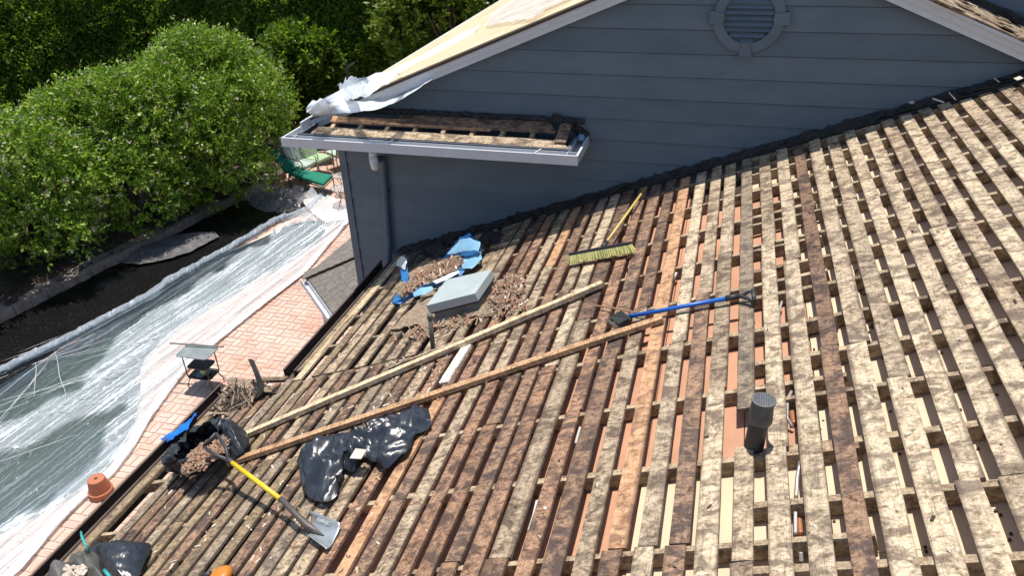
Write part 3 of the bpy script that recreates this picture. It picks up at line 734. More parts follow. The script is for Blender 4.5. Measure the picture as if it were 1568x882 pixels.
# eave planks and fascia
def long_eave(ua, wa, y0, y1, mat, h=0., name='eave_plank', th=.03):
    return rboard(name, ua, ua+wa, y0, y1, h, th, mat, jit=.004)
long_eave(-5.83, .145, -1.1, 2.4, 'old'); long_eave(-5.835, .145, 2.405, 5.12, 'old')
long_eave(-5.60, .05, -1.1, 5.05, 'old', -.06)
long_eave(-5.00, .075, 5.18, YEND, 'old', -.002); long_eave(-4.915+.005, .06, 5.18, YEND-.5, 'old', -.002)
def fascia(u, y0, y1, mat='darkbrown', d=.2):
    b = MB(); c = R(u, (y0+y1)/2, -.02); b.box((c[0], c[1], c[2]-d/2+.01), (.022, y1-y0, d)); o = b.build('fascia_board', M[mat], roof); return o
fascia(-5.90, -1.1, 5.2); fascia(-5.06, 5.22, 7.6)
def egutter(u, y0, y1):
    c = R(u, (y0+y1)/2, -.03); b = MB(); w_ = .11
    b.box((c[0]-w_/2, c[1], c[2]-.10), (w_, y1-y0, .008)); b.box((c[0]-w_, c[1], c[2]-.045), (.008, y1-y0, .11)); b.box((c[0]-.004, c[1], c[2]-.045), (.006, y1-y0, .10))
    b.box((c[0]-w_+.006, c[1], c[2]+.014), (.02, y1-y0, .006))
    return b.build('gutter', M['darkbrown'], roof)
egutter(-5.925, -1.1, 5.21); egutter(-5.085, 5.23, 7.6)
# jog plank
q0, q1 = uv(352, 592), uv(440, 588)
b = MB(); a = Vector(R(-5.80, 5.16, .0)); c = Vector(R(-5.03, 5.05, .015)); d = (c-a).normalized(); s_ = Vector((0, 1, 0)); nn = Vector(NR)
pts = []
for k_ in range(9):
    f = k_/8; pts.append(a+(c-a)*f+s_*(.03*nz(f*3, 5))+nn*.03*math.sin(f*3))
for p, q in zip(pts, pts[1:]): b.hexa([p-s_*.03-nn*.03, q-s_*.03-nn*.03, q+s_*.03-nn*.03, p+s_*.03-nn*.03, p-s_*.03, q-s_*.03, q+s_*.03, p+s_*.03])
b.build('end_plank', M['old'], roof)
# house walls under the roof, unseen, added to keep light out of it
b = MB()
def wallbox(b, x0, y0, x1, y1, z0, z1): b.box(((x0+x1)/2, (y0+y1)/2, (z0+z1)/2), (abs(x1-x0), abs(y1-y0), z1-z0))
wallbox(b, -4.15, -1.0, -4.0, 5.0, 0, 2.25); wallbox(b, -4.0, 4.85, -3.3, 5.0, 0, 2.3); wallbox(b, -3.45, 5.0, -3.3, 7.74, 0, 2.55); wallbox(b, -4.15, -1.12, 4.8, -1.0, 0, 2.4)
b.build('wall', M['stucco'], roof)
# flashing and torn felt along the junction with the siding
b = MB()
fa = [R(-5.0+.03*k_, 7.675+.03*nz(k_*.23, 1)+.025*nz(k_*1.1, 4), .022+.02*abs(nz(k_*.5, 6))) for k_ in range(300)]
fb_ = [R(-5.0+.03*k_, 7.775, .035+.015*nz(k_*.13, 2)+.03*abs(nz(k_*.7, 5))) for k_ in range(300)]
b.add(*ruled(fa, fb_, 600, 6, lambda p, s, t: tuple(NR*(.025*rdg(p[0]*9, p[1]*16, 2)*(t if t < .9 else 1)+.012*nz(p[0]*30, p[1]*30, 7)))))
for k_ in range(150):
    u_ = random.uniform(-4.9, 3.9); q_ = random.random(); c = Vector(R(u_, 7.66+.10*q_, .015+.03*q_)); b.box(c, (random.uniform(.04, .2), random.uniform(.02, .06), random.uniform(.006, .02)), Euler((random.uniform(-.5, .5), -ALPHA+random.uniform(-.35, .35), random.uniform(-.7, .7))).to_matrix())
tag(b.build('torn_felt_strip', M['felt'], roof), kind='stuff')
b = MB()
for k_ in range(12):
    u_ = random.uniform(.6, 3.4); c = Vector(R(u_, random.uniform(7.5, 7.74), .09)); b.box(c, (random.uniform(.04, .10), random.uniform(.03, .07), .006), Euler((random.uniform(-.3, .6), -ALPHA+random.uniform(-.2, .2), random.uniform(0, 3))).to_matrix())
tag(b.build('pale_sunlit_board_ends', M['splinter3'], roof), kind='stuff')  # loose chips coloured pale to stand for sunlit board ends
rboard('ledger_board', -4.95, .4, 7.66, 7.72, .02, .04, 'felt', jit=.002); rboard('ledger_board', .4, 4.2, 7.66, 7.72, .02, .04, 'felt', jit=.002)

# ================================================================== GABLED WING
WY = 7.80; SL = .41; AX = .17
wing = thing('gabled_wing', (AX, WY, 0), 'blue grey sided gable wall with white rake trim and round louvred vent', 'house')
ZR = CZ-.763      # underside of the rake at the peak
def rake(x): return ZR - SL*abs(x-AX)
XL, XR = -4.35, 4.9
zl = CZ-1.53; lines = sorted([zl+.2305*k_ for k_ in range(-24, 6)])
for z0, z1 in zip(lines, lines[1:]):
    if z1 < .8: continue
    def ext(z):
        hw = (ZR+.05-z)/SL; return max(XL, AX-hw), min(XR, AX+hw)
    if z0 > ZR: continue
    z1c = min(z1, ZR+.0)
    a0, c0 = ext(z0); a1, c1 = ext(z1c)
    cutsx = [a0]; 
    if abs(z0-(CZ-1.3)) < .12:
        cutsx.append(random.uniform(a0+1.2, c0-1.2))
    cutsx.append(c0)
    for i, (xa, xb) in enumerate(zip(cutsx, cutsx[1:])):
        ta = a1 if i == 0 else xa+.002; tb = c1 if i == len(cutsx)-2 else xb-.002
        xa_, xb_ = (xa if i == 0 else xa+.002), (xb if i == len(cutsx)-2 else xb-.002)
        b = MB(); yb, yt = WY-.020+random.uniform(-.0004, .0004), WY-.004
        zb = z0+.007
        b.hexa([(xa_, yb, zb), (xb_, yb, zb), (xb_, WY+.01, zb), (xa_, WY+.01, zb), (ta, yt, z1c), (tb, yt, z1c), (tb, WY+.01, z1c), (ta, WY+.01, z1c)])
        b.build('siding_plank', M['siding'], wing)
b = MB()   # solid walls behind the planks, coloured dark so gaps stand for lap shadows
b.prism([(XL, WY+.012, 0), (XR, WY+.012, 0), (XR, WY+.012, rake(XR)+.05), (AX, WY+.012, ZR+.05), (XL, WY+.012, rake(XL)+.05)], (0, .1, 0))
b.build('gable_wall', M['dark'], wing)
b = MB(); b.box((XL+.055, (WY+22)/2+.06, (rake(XL))/2), (.1, 22-WY-.12, rake(XL))); b.build('side_wall', M['siding'], wing)
b = MB(); b.box((XL+.035, WY-.016, 2.0), (.075, .03, 5.2)); b.box((XL-.012, WY+.03, 2.0), (.02, .10, 5.2)); b.build('corner_board', M['siding'], wing)
# roof decks: sheets of plywood
def slope_pt(side, x, y, dz=0): return (x, y, ZR+.165 - SL*abs(x-AX)+dz)
deck_y = [7.65, 9.86, 12.30, 14.74, 17.18, 19.6, 22.0]
for side in (-1, 1):
    xs = [AX, AX-1.22*.925, AX-2.44*.925, AX-3.66*.925, -4.55] if side < 0 else [AX, AX+1.13, AX+2.26, AX+3.39, AX+4.6]
    for i, (xa, xb) in enumerate(zip(xs, xs[1:])):
        yy = deck_y if i % 2 == 0 else [7.65, 8.64]+[q+1.22 for q in deck_y[1:-1]]+[22.0]
        for ya, yb in zip(yy, yy[1:]):
            if side > 0 and ya > 9.2: continue
            if side > 0: yb = min(yb, 9.28)
            x0, x1 = min(xa, xb)+.002, max(xa, xb)-.002
            b = MB(); P_ = [slope_pt(side, x0, ya+.002), slope_pt(side, x1, ya+.002), slope_pt(side, x1, yb-.002), slope_pt(side, x0, yb-.002)]
            b.hexa([(p[0], p[1], p[2]-.016) for p in P_]+P_); b.build('plywood_sheet' if side < 0 else 'roof_sheathing', M['ply'] if side < 0 else M['tan'], wing)
# old courses left on the right slope
b = MB()
for k_ in range(150):
    x_ = random.uniform(.4, 4.5); y_ = random.uniform(7.75, 9.2); p = slope_pt(1, x_, y_, .012)
    b.box(p, (random.uniform(.08, .16), random.uniform(.2, .5), .012), Euler((random.uniform(-.03, .03), math.atan(SL)+random.uniform(-.05, .05), random.uniform(-.12, .12))).to_matrix())
tag(b.build('old_shakes', M['tan'], wing), kind='stuff')
# rake trim: fascia board, upper strip, drip edge
for sd in (-1, 1):
    xe = -4.72 if sd < 0 else 4.75
    def rk(n_, y0, y1, z0, z1, mt):
        b = MB(); pk = (AX, ZR); e = (xe, ZR-SL*abs(xe-AX))
        A = [(AX, y0, ZR+z0), (xe, y0, e[1]+z0), (xe, y1, e[1]+z0), (AX, y1, ZR+z0)]; B_ = [(p[0], p[1], p[2]+(z1-z0)) for p in A]
        b.hexa(A+B_ if sd > 0 else [A[1], A[0], A[3], A[2], B_[1], B_[0], B_[3], B_[2]]); return b.build(n_, M[mt], wing)
    rk('rake_board', 7.6820, 7.7050, .0, .115, 'trim'); rk('rake_strip', 7.6650, 7.6815, .060, .140, 'trim' if sd < 0 else 'gutter')
    rk('drip_edge', 7.6480, 7.6640, .118, .146, 'darkbrown' if sd < 0 else 'gutter'); rk('rake_soffit', 7.706, WY+.01, .03, .045, 'siding')
b = MB(); b.box((-4.60, 14.7, rake(-4.6)+.09), (.02, 14.5, .14)); b.build('eave_fascia', M['trim'], wing)
# round vent
VC = Vector((.145, WY-.03, CZ-1.40)); ro, ri = .325, .235
b = MB(); n_ = 64; vs = []
for k_ in range(n_):
    a = 2*math.pi*k_/n_
    for r_, y_ in ((ri, -.02), (ro, -.02), (ro, .03), (ri, .03)): vs.append((VC.x+r_*math.cos(a), VC.y+y_, VC.z+r_*math.sin(a)))
b.add(vs, [(4*k_+j, 4*((k_+1) % n_)+j, 4*((k_+1) % n_)+(j+1) % 4, 4*k_+(j+1) % 4) for k_ in range(n_) for j in range(4)])
vent = b.build('gable_vent', M['siding'], wing)
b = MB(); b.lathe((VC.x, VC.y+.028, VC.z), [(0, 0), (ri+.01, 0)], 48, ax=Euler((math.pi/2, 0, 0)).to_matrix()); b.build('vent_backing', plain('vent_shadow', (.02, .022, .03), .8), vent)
k_ = -4
for k_ in range(-4, 5):
    z_ = VC.z+k_*.052; hw = math.sqrt(max(0, ri**2-(abs(z_-VC.z)+.02)**2))+.004
    if hw < .05: continue
    b = MB(); b.hexa([(VC.x-hw, VC.y-.016, z_-.022), (VC.x+hw, VC.y-.016, z_-.022), (VC.x+hw, VC.y-.010, z_-.022), (VC.x-hw, VC.y-.010, z_-.022), (VC.x-hw, VC.y+.016, z_+.022), (VC.x+hw, VC.y+.016, z_+.022), (VC.x+hw, VC.y+.022, z_+.022), (VC.x-hw, VC.y+.022, z_+.022)])
    b.build('louvre', M['siding'], vent)
for a in (0, 90, 180, 270):
    a = math.radians(a); rm = Matrix.Rotation(-a, 3, 'Y'); pts = [(ri-.012, -.038), (ro+.035, -.062), (ro+.035, .062), (ri-.012, .038)]
    P_ = [VC+rm@Vector((r_, -.034, t_)) for r_, t_ in pts]; b = MB(); b.prism(P_, (0, .05, 0)); b.build('keystone', M['siding'], vent)
# eave return with gutter
GZ = CZ-2.635; gx0, gx1, gyf = -4.68, -1.35, 7.12
ret = MB()
def gut(b, x0, y0, x1, y1):
    pass
b = MB(); FH = .10; Wg = .12
def gsec(b, A, B_, inn):   # gutter run from A to B; inn = unit vector to the inside
    A, B_, inn = Vector(A), Vector(B_), Vector(inn); dn = Vector((0, 0, -1)); t_ = .006
    def slab(p, q, off, h0, h1, w_): b.hexa([p+off+dn*h1, q+off+dn*h1, q+off+inn*w_+dn*h1, p+off+inn*w_+dn*h1, p+off+dn*h0, q+off+dn*h0, q+off+inn*w_+dn*h0, p+off+inn*w_+dn*h0])
    slab(A, B_, inn*0, 0, FH, t_); slab(A, B_, inn*t_, -.001, .008, .016); slab(A, B_, inn*t_, FH-t_, FH-.001, Wg-t_); slab(A, B_, inn*(Wg+.001), .005, FH-.008, t_)
gsec(b, (gx0, gyf, GZ), (gx1, gyf, GZ), (0, 1, 0)); gut_o = b.build('gutter', M['gutter'], wing)
b = MB(); gsec(b, (gx0, gyf+.002, GZ-.001), (gx0+.02, 8.6, GZ-.001), (1, 0, 0)); b.build('gutter', M['gutter'], wing)
b = MB(); gsec(b, (gx1, gyf+.002, GZ-.001), (gx1, WY-.03, GZ-.001), (-1, 0, 0)); b.build('gutter', M['gutter'], wing)
for x_ in (-3.42, -1.78): b = MB(); b.box((x_, gyf+.07, GZ+.002), (.012, .15, .010), Euler((0, 0, -.3)).to_matrix()); b.build('gutter_strap', M['trim'], gut_o)
b = MB(); b.box(((gx0+gx1)/2, gyf+.16, GZ-.06), (gx1-gx0-.24, .02, .13)); b.box((gx0+.15, (gyf+8.2)/2, GZ-.06), (.02, .8, .13)); b.box((gx1-.14, (gyf+WY)/2+.07, GZ-.06), (.02, WY-gyf-.2, .13)); b.build('return_fascia', M['stucco'], wing)
b = MB(); b.box(((gx0+gx1)/2, (gyf+.18+WY)/2, GZ-.13), (gx1-gx0-.24, WY-gyf-.2, .012)); b.build('return_soffit', M['siding'], wing)
def ret_board(x0, x1, ya, yb, za, zb, mt, cl=0, cr=0, th=.02):
    b = MB(); A = [(x0, ya, za), (x1, ya, za), (x1-cr, yb, zb), (x0+cl, yb, zb)]
    n_ = 14; P_ = []
    vs = []
    for i in range(n_+1):
        f = i/n_
        fr = Vector(A[0]).lerp(Vector(A[1]), f)+Vector((0, .008*nz(i*.6, za*9), .004*nz(i*.5, 3))); bk = Vector(A[3]).lerp(Vector(A[2]), f)+Vector((0, .008*nz(i*.7, 4), .004*nz(i*.4, 8)))
        vs += [fr, bk, bk-Vector((0, 0, th)), fr-Vector((0, 0, th))]
    fs = [(0, 1, 2, 3), tuple(4*n_+k_ for k_ in (3, 2, 1, 0))]
    for i in range(n_):
        p = 4*i; q = p+4; fs += [(p, q, q+1, p+1), (p+1, q+1, q+2, p+2), (p+2, q+2, q+3, p+3), (p+3, q+3, q, p)]
    b.add(vs, fs); return b.build('return_board', M[mt], wing)
ret_board(gx0+.26, gx1-.12, gyf+.20, gyf+.335, GZ+.002, GZ+.040, 'tan', .03, .14)
ret_board(gx0+.40, gx0+2.3, gyf+.42, gyf+.515, GZ+.08, GZ+.115, 'orange', .0, .0)
ret_board(gx0+1.2, gx1-.32, gyf+.44, gyf+.60, GZ+.09, GZ+.145, 'brown', .0, .10)
for k_ in range(9):
    x_ = gx0+.45+k_*.33; b = MB(); b.box((x_, gyf+.40, GZ+.022), (.045, .36, .05), Euler((.3, 0, 0)).to_matrix()); b.build('lookout_block', M['rafter'], wing)
b = MB(); b.box(((gx0+gx1)/2, gyf+.33, GZ-.04), (gx1-gx0-.4, .3, .01)); b.build('return_floor', M['dark'], wing)
b = MB()
for k_ in range(80):
    x_ = gx0+.5+k_*(gx1-gx0-.55)/80; b.box((x_, WY-.05+random.uniform(-.02, .01), GZ+.165+.03*nz(k_*.3, 2)), (.07, .04, .02+.03*random.random()), Euler((random.uniform(-.5, .1), random.uniform(-.3, .3), random.uniform(-.3, .3))).to_matrix())
    b.box((x_, WY-.06, GZ+.15), (.06, .05, .014), Euler((.45, random.uniform(-.2, .2), random.uniform(-.3, .3))).to_matrix())
for k_ in range(30):
    f = k_/29; x_ = gx1-.36+.30*f; b.box((x_+random.uniform(-.02, .02), WY-.03-.13*f*0-(.0)+(-.28*f*f*0), GZ+.20-.17*f), (.07, .09, .03), Euler((random.uniform(-.5, .3), .4, random.uniform(-.5, .5))).to_matrix())
for x_ in (gx0+1.95, gx0+2.1):
    pass
tag(b.build('torn_felt_strip', M['felt'], wing), kind='stuff')
b = MB(); b.box((gx1-.07, WY-.13, GZ+.01), (.06, .05, .05), Euler((.2, .3, .4)).to_matrix()); b.build('blue_scrap', M['bluetarp2'], wing)
ret_board(gx1-.30, gx1-.18, gyf+.26, WY-.08, GZ+.04, GZ+.14, 'brown')
# downspout
dx = -3.80
b = MB(); b.tube([(-3.62, gyf+.06, GZ-.10), (-3.62, gyf+.06, GZ-.17)], .042, 14)
b.tube([(-3.62, gyf+.06, GZ-.17), (-3.62, gyf+.065, GZ-.24), (-3.63, gyf+.10, GZ-.30), (-3.66, gyf+.17, GZ-.33), (-3.71, gyf+.27, GZ-.335), (-3.74, gyf+.33, GZ-.335)], .047, 14)
b.build('gutter_elbow', M['gutter'], wing, smooth=True)
b = MB(); b.tube([(-3.735, gyf+.33, GZ-.335), (-3.76, gyf+.42, GZ-.345), (-3.78, WY-.08, GZ-.40), (-3.79, WY-.07, GZ-.5), (-3.84, WY-.07, GZ-1.55), (-3.86, WY-.08, GZ-1.70), (-3.80, WY-.14, GZ-1.80)], .043, 14)
b.build('downspout', M['siding'], wing, smooth=True)
b = MB(); b.box((-3.80, WY-.06, GZ-.82), (.10, .09, .012)); b.build('pipe_strap', M['lead'], wing)
# second wall beyond the right slope
up = thing('upper_wall', (3.5, 9.3, 0), 'dark blue siding wall rising beyond the right hand roof slope', 'house')
for k_ in range(12):
    b = MB(); z0 = 4.6+.23*k_; x0 = 1.7; b.hexa([(x0, 9.285, z0), (7, 9.285, z0), (7, 9.32, z0), (x0, 9.32, z0), (x0, 9.30, z0+.23), (7, 9.30, z0+.23), (7, 9.32, z0+.23), (x0, 9.32, z0+.23)]); b.build('siding_plank', M['siding'], up)
b = MB()
for k_ in range(60):
    x_ = 1.5+k_*.055; p = slope_pt(1, x_, 9.2, .05); b.box(p, (.08, .12, .07), Euler((random.uniform(-.3, .3), .38, random.uniform(-.2, .2))).to_matrix())
tag(b.build('torn_felt_strip', M['felt'], up), kind='stuff')
# polythene on the far deck
NL = (-SL, 0, 1); DL = ZR+.165-SL*AX   # z - SL x = d on the left slope
def onl(x, y, off=.02): return pl(x, y, NL, DL+off)
b = MB()
b.add(*ruled([onl(470, 176, .10), onl(492, 156, .13), onl(530, 136, .10), onl(580, 118, .05), onl(650, 84, .03), onl(735, 40, .02)],
             [aty(480, 182, 7.50), aty(520, 178, 7.46), aty(560, 172, 7.47), aty(600, 163, 7.48), aty(628, 148, 7.52), aty(660, 126, 7.56)], 120, 40,
             lambda p, s, t: (0, -.03*math.sin(t*3.14)*(1-s), .015+.05*(1-s)*math.sin(t*3.14)+.016*rdg(p[0]*2.2+p[2]*6, t*3.5, 1)+.018*(1-s)*fb(p[0]*2.5, t*4, 2))))
tag(b.build('eave_plastic', M['roofsheet'], smooth=True), 'white polythene bunched over the rake and eave corner of the far roof', 'plastic sheet')
b = MB()
cA = [onl(516, 128, .16), onl(530, 119, .22), onl(558, 117, .20), onl(585, 116, .12), onl(610, 112, .05)]; cB = [onl(520, 150, .04), onl(540, 148, .04), onl(565, 142, .04), onl(590, 130, .03), onl(612, 116, .03)]
b.add(*ruled(cA, cB, 40, 18, lambda p, s, t: (.05*fb(p[0]*3, p[1]*3, 3), .05*fb(p[0]*3, p[1]*3, 7), .06*fb(p[0]*3, p[1]*3, 5))))
tag(b.build('plastic_tuft', M['roofsheet'], smooth=True), 'puffed tuft of white polythene standing up on the far eave', 'plastic sheet')
b = MB(); pts = [(atc) for atc in (aty(474, 176, 7.58), aty(478, 166, 7.60), aty(492, 158, 7.60), aty(505, 162, 7.58))]
b = MB(); c = aty(488, 166, 7.58); b.lathe(c, [(0.001, -.09), (.08, -.07), (.12, -.01), (.11, .05), (.06, .09), (0.001, .10)], 20)
b.v = [(x_+.04*fb(x_*9, y_*9, z_*9), y_+.04*fb(x_*9, y_*9, z_*9+5), z_+.04*fb(x_*9, y_*9, z_*9+9)) for x_, y_, z_ in b.v]
tag(b.build('plastic_bundle', M['roofsheet'], smooth=True), 'rounded bundle of polythene at the gutter corner', 'plastic sheet')
b = MB()
b.add(*ruled([onl(742, 42), onl(752, 22), onl(775, 8), onl(800, -12)], [onl(815, 30), onl(845, 12), onl(880, -5), onl(905, -20)], 50, 24, lambda p, s, t: (0, 0, .015+.03*abs(fb(p[0]*3, p[1]*3)))))
tag(b.build('deck_plastic', M['roofsheet2'], smooth=True), 'glaring white plastic sheet high on the plywood deck', 'plastic sheet')
# satellite hardware / vent post seen behind the tuft
b = MB(); c = onl(520, 140, 0); b.tube([c+np.array((0, .3, -.1)), c+np.array((0, .3, .35))], .02, 8); b.tube([c+np.array((.0, .3, .25)), c+np.array((.12, .3, .33))], .014, 8)
tag(b.build('roof_post', M['iron']), 'small rusty post standing at the far roof eave', 'post')
# ------------------------------------------------------------------ low porch roof
pr = thing('porch_roof', (-4.9, 8.6, 0), 'small hipped grey shingle roof corner against the siding wall', 'porch roof')
hz = CZ-5.45; hc = atz(468, 424, hz); fe = atz(513, 487, hz); fe = fe+(fe-hc)*.25; be = atz(560, 345, hz)
slp = .42
# front slope rises along the inward normal of edge hc-fe ; left slope likewise for hc-be
def inward(a, c, ref):
    d = Vector((c[0]-a[0], c[1]-a[1], 0)).normalized(); n_ = Vector((-d.y, d.x, 0)); 
    return n_ if n_.dot(Vector((ref[0]-a[0], ref[1]-a[1], 0))) > 0 else -n_
ref = (-3.9, 8.6)
n1 = inward(hc, fe, ref); n2 = inward(hc, be, ref)
hip = (n1+n2).normalized()
def porch_z(p): return hz + slp*min(n1.dot(Vector((p[0]-hc[0], p[1]-hc[1], 0))), n2.dot(Vector((p[0]-hc[0], p[1]-hc[1], 0))))
cx2 = -3.5
b = MB(); N_ = 40; vs = []; V1 = Vector((fe[0]-hc[0], fe[1]-hc[1], 0)); V2 = Vector((be[0]-hc[0], be[1]-hc[1], 0))
for i in range(N_+1):
    for j in range(N_+1):
        p = Vector((hc[0], hc[1], 0))+V1*(i/N_)*1.0+V2*(j/N_)*1.0; vs.append((p.x, p.y, porch_z(p)-.012))
b.add(vs, [(i*(N_+1)+j, (i+1)*(N_+1)+j, (i+1)*(N_+1)+j+1, i*(N_+1)+j+1) for i in range(N_) for j in range(N_)]); b.build('roof_deck', M['shingle'], pr)
for nn_, ed, base in ((n1, V1, 'f'), (n2, V2, 'b')):
    e = ed.normalized(); L = ed.length
    for r_ in range(14):
        s_ = -random.uniform(0, .2)
        while s_ < L+1.2:
            w_ = random.uniform(.13, .2); c = Vector((hc[0], hc[1], 0))+e*(s_+w_/2)+nn_*(r_*.125+.07)
            other = n2 if base == 'f' else n1
            if other.dot(c-Vector((hc[0], hc[1], 0))) > nn_.dot(c-Vector((hc[0], hc[1], 0)))+.03 and inside(c.x, c.y, [(hc[0], hc[1]), (fe[0], fe[1]), (fe[0]+V2.x, fe[1]+V2.y), (be[0], be[1])]) and c.x < -4.2+.3*(c.y > 7.9):
                yaw = math.atan2(e.y, e.x); z_ = hz+slp*(r_*.125+.07)+.006+random.uniform(0, .003)
                b = MB(); t_ = math.atan(slp)*(1 if (Matrix.Rotation(yaw, 3, 'Z')@Vector((0, 1, 0))).dot(nn_) > 0 else -1)
                b.box((0, 0, 0), (w_-.006, .14, .008)); b.build('shingle', M['shingle'], pr, loc=(c.x, c.y, z_), rot=(Matrix.Rotation(yaw, 3, 'Z')@Matrix.Rotation(t_*.92, 3, 'X')).to_euler())
            s_ += w_
b = MB()
for k_ in range(9):
    p = Vector((hc[0], hc[1], 0))+hip*(k_*.12+.05); z_ = porch_z(p)+.03; yaw = math.atan2(hip.y, hip.x)
    b = MB(); b.box((0, 0, 0), (.17, .22, .012)); b.build('ridge_cap', M['shingle'], pr, loc=(p.x, p.y, z_), rot=(0, -math.atan(slp*.7), yaw+random.uniform(-.06, .06)))
b = MB(); o_ = -n1*.09; A = Vector(hc); B_ = Vector(fe); dn = Vector((0, 0, 1))
for off, z0, z1, w_ in ((o_, -.09, .0, .008), (o_*.1, -.09, -.01, .008), (o_, -.09, -.082, .09)):
    b.hexa([A+off+dn*z0, B_+off+dn*z0, B_+off+n1*w_+dn*z0, A+off+n1*w_+dn*z0, A+off+dn*z1, B_+off+dn*z1, B_+off+n1*w_+dn*z1, A+off+n1*w_+dn*z1])
b.build('gutter', M['trim'], pr)
b = MB(); b.box((-4.45, 8.9, hz/2-.1), (.12, .12, hz-.2)); b.box((-5.45, 8.62, hz/2-.1), (.09, .09, hz-.2)); b.build('post', M['trim'], pr)
# ================================================================== THINGS ON THE ROOF
def rb_dir(p0, p1, h0=.0, h1=.0, w_=.09, th=.02, mat='lumber', name='loose_plank', label='', cat='plank', group=None):
    a, c = Vector(atr(*p0, h0)), Vector(atr(*p1, h1)); L = (c-a).length; d = (c-a).normalized(); nn_ = Vector(NR); nn_ = (nn_-d*nn_.dot(d)).normalized(); s_ = d.cross(nn_)
    rot = Matrix((s_, d, nn_)).transposed(); b = MB(); vs = []; n_ = 12
    for i in range(n_+1):
        y_ = -L/2+L*i/n_; q = .002*nz(i*.7, L); hz_ = .004*nz(i*.3, L+4)
        vs += [(-w_/2+q, y_, -th/2+hz_), (w_/2+q, y_, -th/2+hz_), (w_/2+q, y_, th/2+hz_), (-w_/2+q, y_, th/2+hz_)]
    fs = [(0, 1, 2, 3), tuple(4*n_+k_ for k_ in (3, 2, 1, 0))]
    for i in range(n_):
        p = 4*i; q = p+4; fs += [(p, q, q+1, p+1), (p+1, q+1, q+2, p+2), (p+2, q+2, q+3, p+3), (p+3, q+3, q, p)]
    b.add(vs, fs); o = b.build(name, M[mat], loc=(a+c)/2+nn_*th/2, rot=rot.to_euler()); return tag(o, label, cat, group)
LG = 'planks lying diagonally across the roof boards'
rb_dir((362, 676), (924, 437), .012, .03, .062, .038, 'lumber', label='pale straight plank, the upper of the two lying diagonally', group=LG)
rb_dir((352, 712), (1016, 491), .012, .015, .062, .036, 'lumber2', label='orange brown plank, the lower of the two, ending by the scraper head', group=LG)
rb_dir((680, 588), (722, 520), .004, .004, .085, .018, 'white_board', label='short pale new board between the two diagonal planks')
rb_dir((596, 566), (712, 520), .02, .05, .03, .02, 'tan', label='thin splintered lath leaning by the slim grey pipe', cat='lath')
# vent pipe with mesh cap
vb = Vector(atr(1153, 680, -.0)); vt_ = None
vr = .050
vp = thing('vent_pipe', vb, 'black plumbing vent pipe with a mesh top standing through the boards', 'vent pipe')
b = MB(); b.tube([vb+Vector((0, 0, -.15)), vb+Vector((.012, 0, .13)), vb+Vector((.018, 0, .275))], vr, 24, cap=False); b.build('pipe', M['pipe'], vp, smooth=True)
b = MB(); b.lathe(vb+Vector((.015, 0, .185)), [(vr+.004, -.03), (vr+.012, -.025), (vr+.009, .03), (vr+.006, .08), (vr+.008, .105)], 28)
b.v = [(x_+.004*fb(x_*30, y_*30, z_*30), y_+.004*fb(x_*30, y_*30, z_*20+5), z_+(.01*nz(x_*25, y_*25) if z_ < vb.z+.16 else 0)) for x_, y_, z_ in b.v]; b.build('lead_collar', M['lead'], vp, smooth=True)
b = MB(); tc = vb+Vector((.018, 0, .292))
for k_ in range(-7, 8):
    o_ = k_*.0082; hw = math.sqrt(max(0, (vr+.005)**2-o_**2))
    b.box(tc+Vector((o_, 0, 0)), (.0022, 2*hw, .0022)); b.box(tc+Vector((0, o_, .002)), (2*hw, .0022, .0022))
b.build('mesh_cap', M['mesh'], vp)
b = MB(); b.lathe(tc, [(vr+.010, -.012), (vr+.011, .003), (vr+.002, .004), (vr+.001, -.012)], 28); b.build('cap_rim', M['pipe2'], vp)
# slim pipe
sb = Vector(atr(663, 532)); sp = thing('slim_pipe', sb, 'slim grey pipe standing in front of the pale hatch', 'pipe')
b = MB(); b.tube([sb+Vector((0, 0, -.12)), sb+Vector((.0, 0, .30))], .021, 14); b.build('pipe', M['pipe2'], sp, smooth=True)
b = MB(); b.tube([sb+Vector((0, 0, .30)), sb+Vector((0, 0, .335))], .025, 14); b.build('pipe_rim', M['pipe2'], sp, smooth=True)
# hatch with pale lid
HT = .21
hc_ = [Vector(atr(*p, HT)) for p in ((652, 468), (727, 449), (753, 412), (683, 428))]
hs = thing('roof_hatch', (hc_[0]+hc_[2])/2-Vector(NR)*HT, 'pale mint painted hatch lid on a low box', 'roof hatch')
nn_ = Vector(NR); cc = sum(hc_, Vector())/4
b = MB(); b.hexa([p-nn_*.085 for p in hc_]+hc_); b.build('lid', M['mint'], hs, bevel=.006)
b = MB(); ins_ = [cc+(p-cc)*.90 for p in hc_]; b.hexa([p-nn_*(HT-.0) for p in ins_]+[p-nn_*.087 for p in ins_]); b.build('curb', M['hatchside'], hs)
b = MB(); b.hexa([p-nn_*.100 for p in [cc+(p-cc)*.97 for p in hc_]]+[p-nn_*.086 for p in [cc+(p-cc)*.97 for p in hc_]]); b.build('lid_lip', M['felt'], hs)
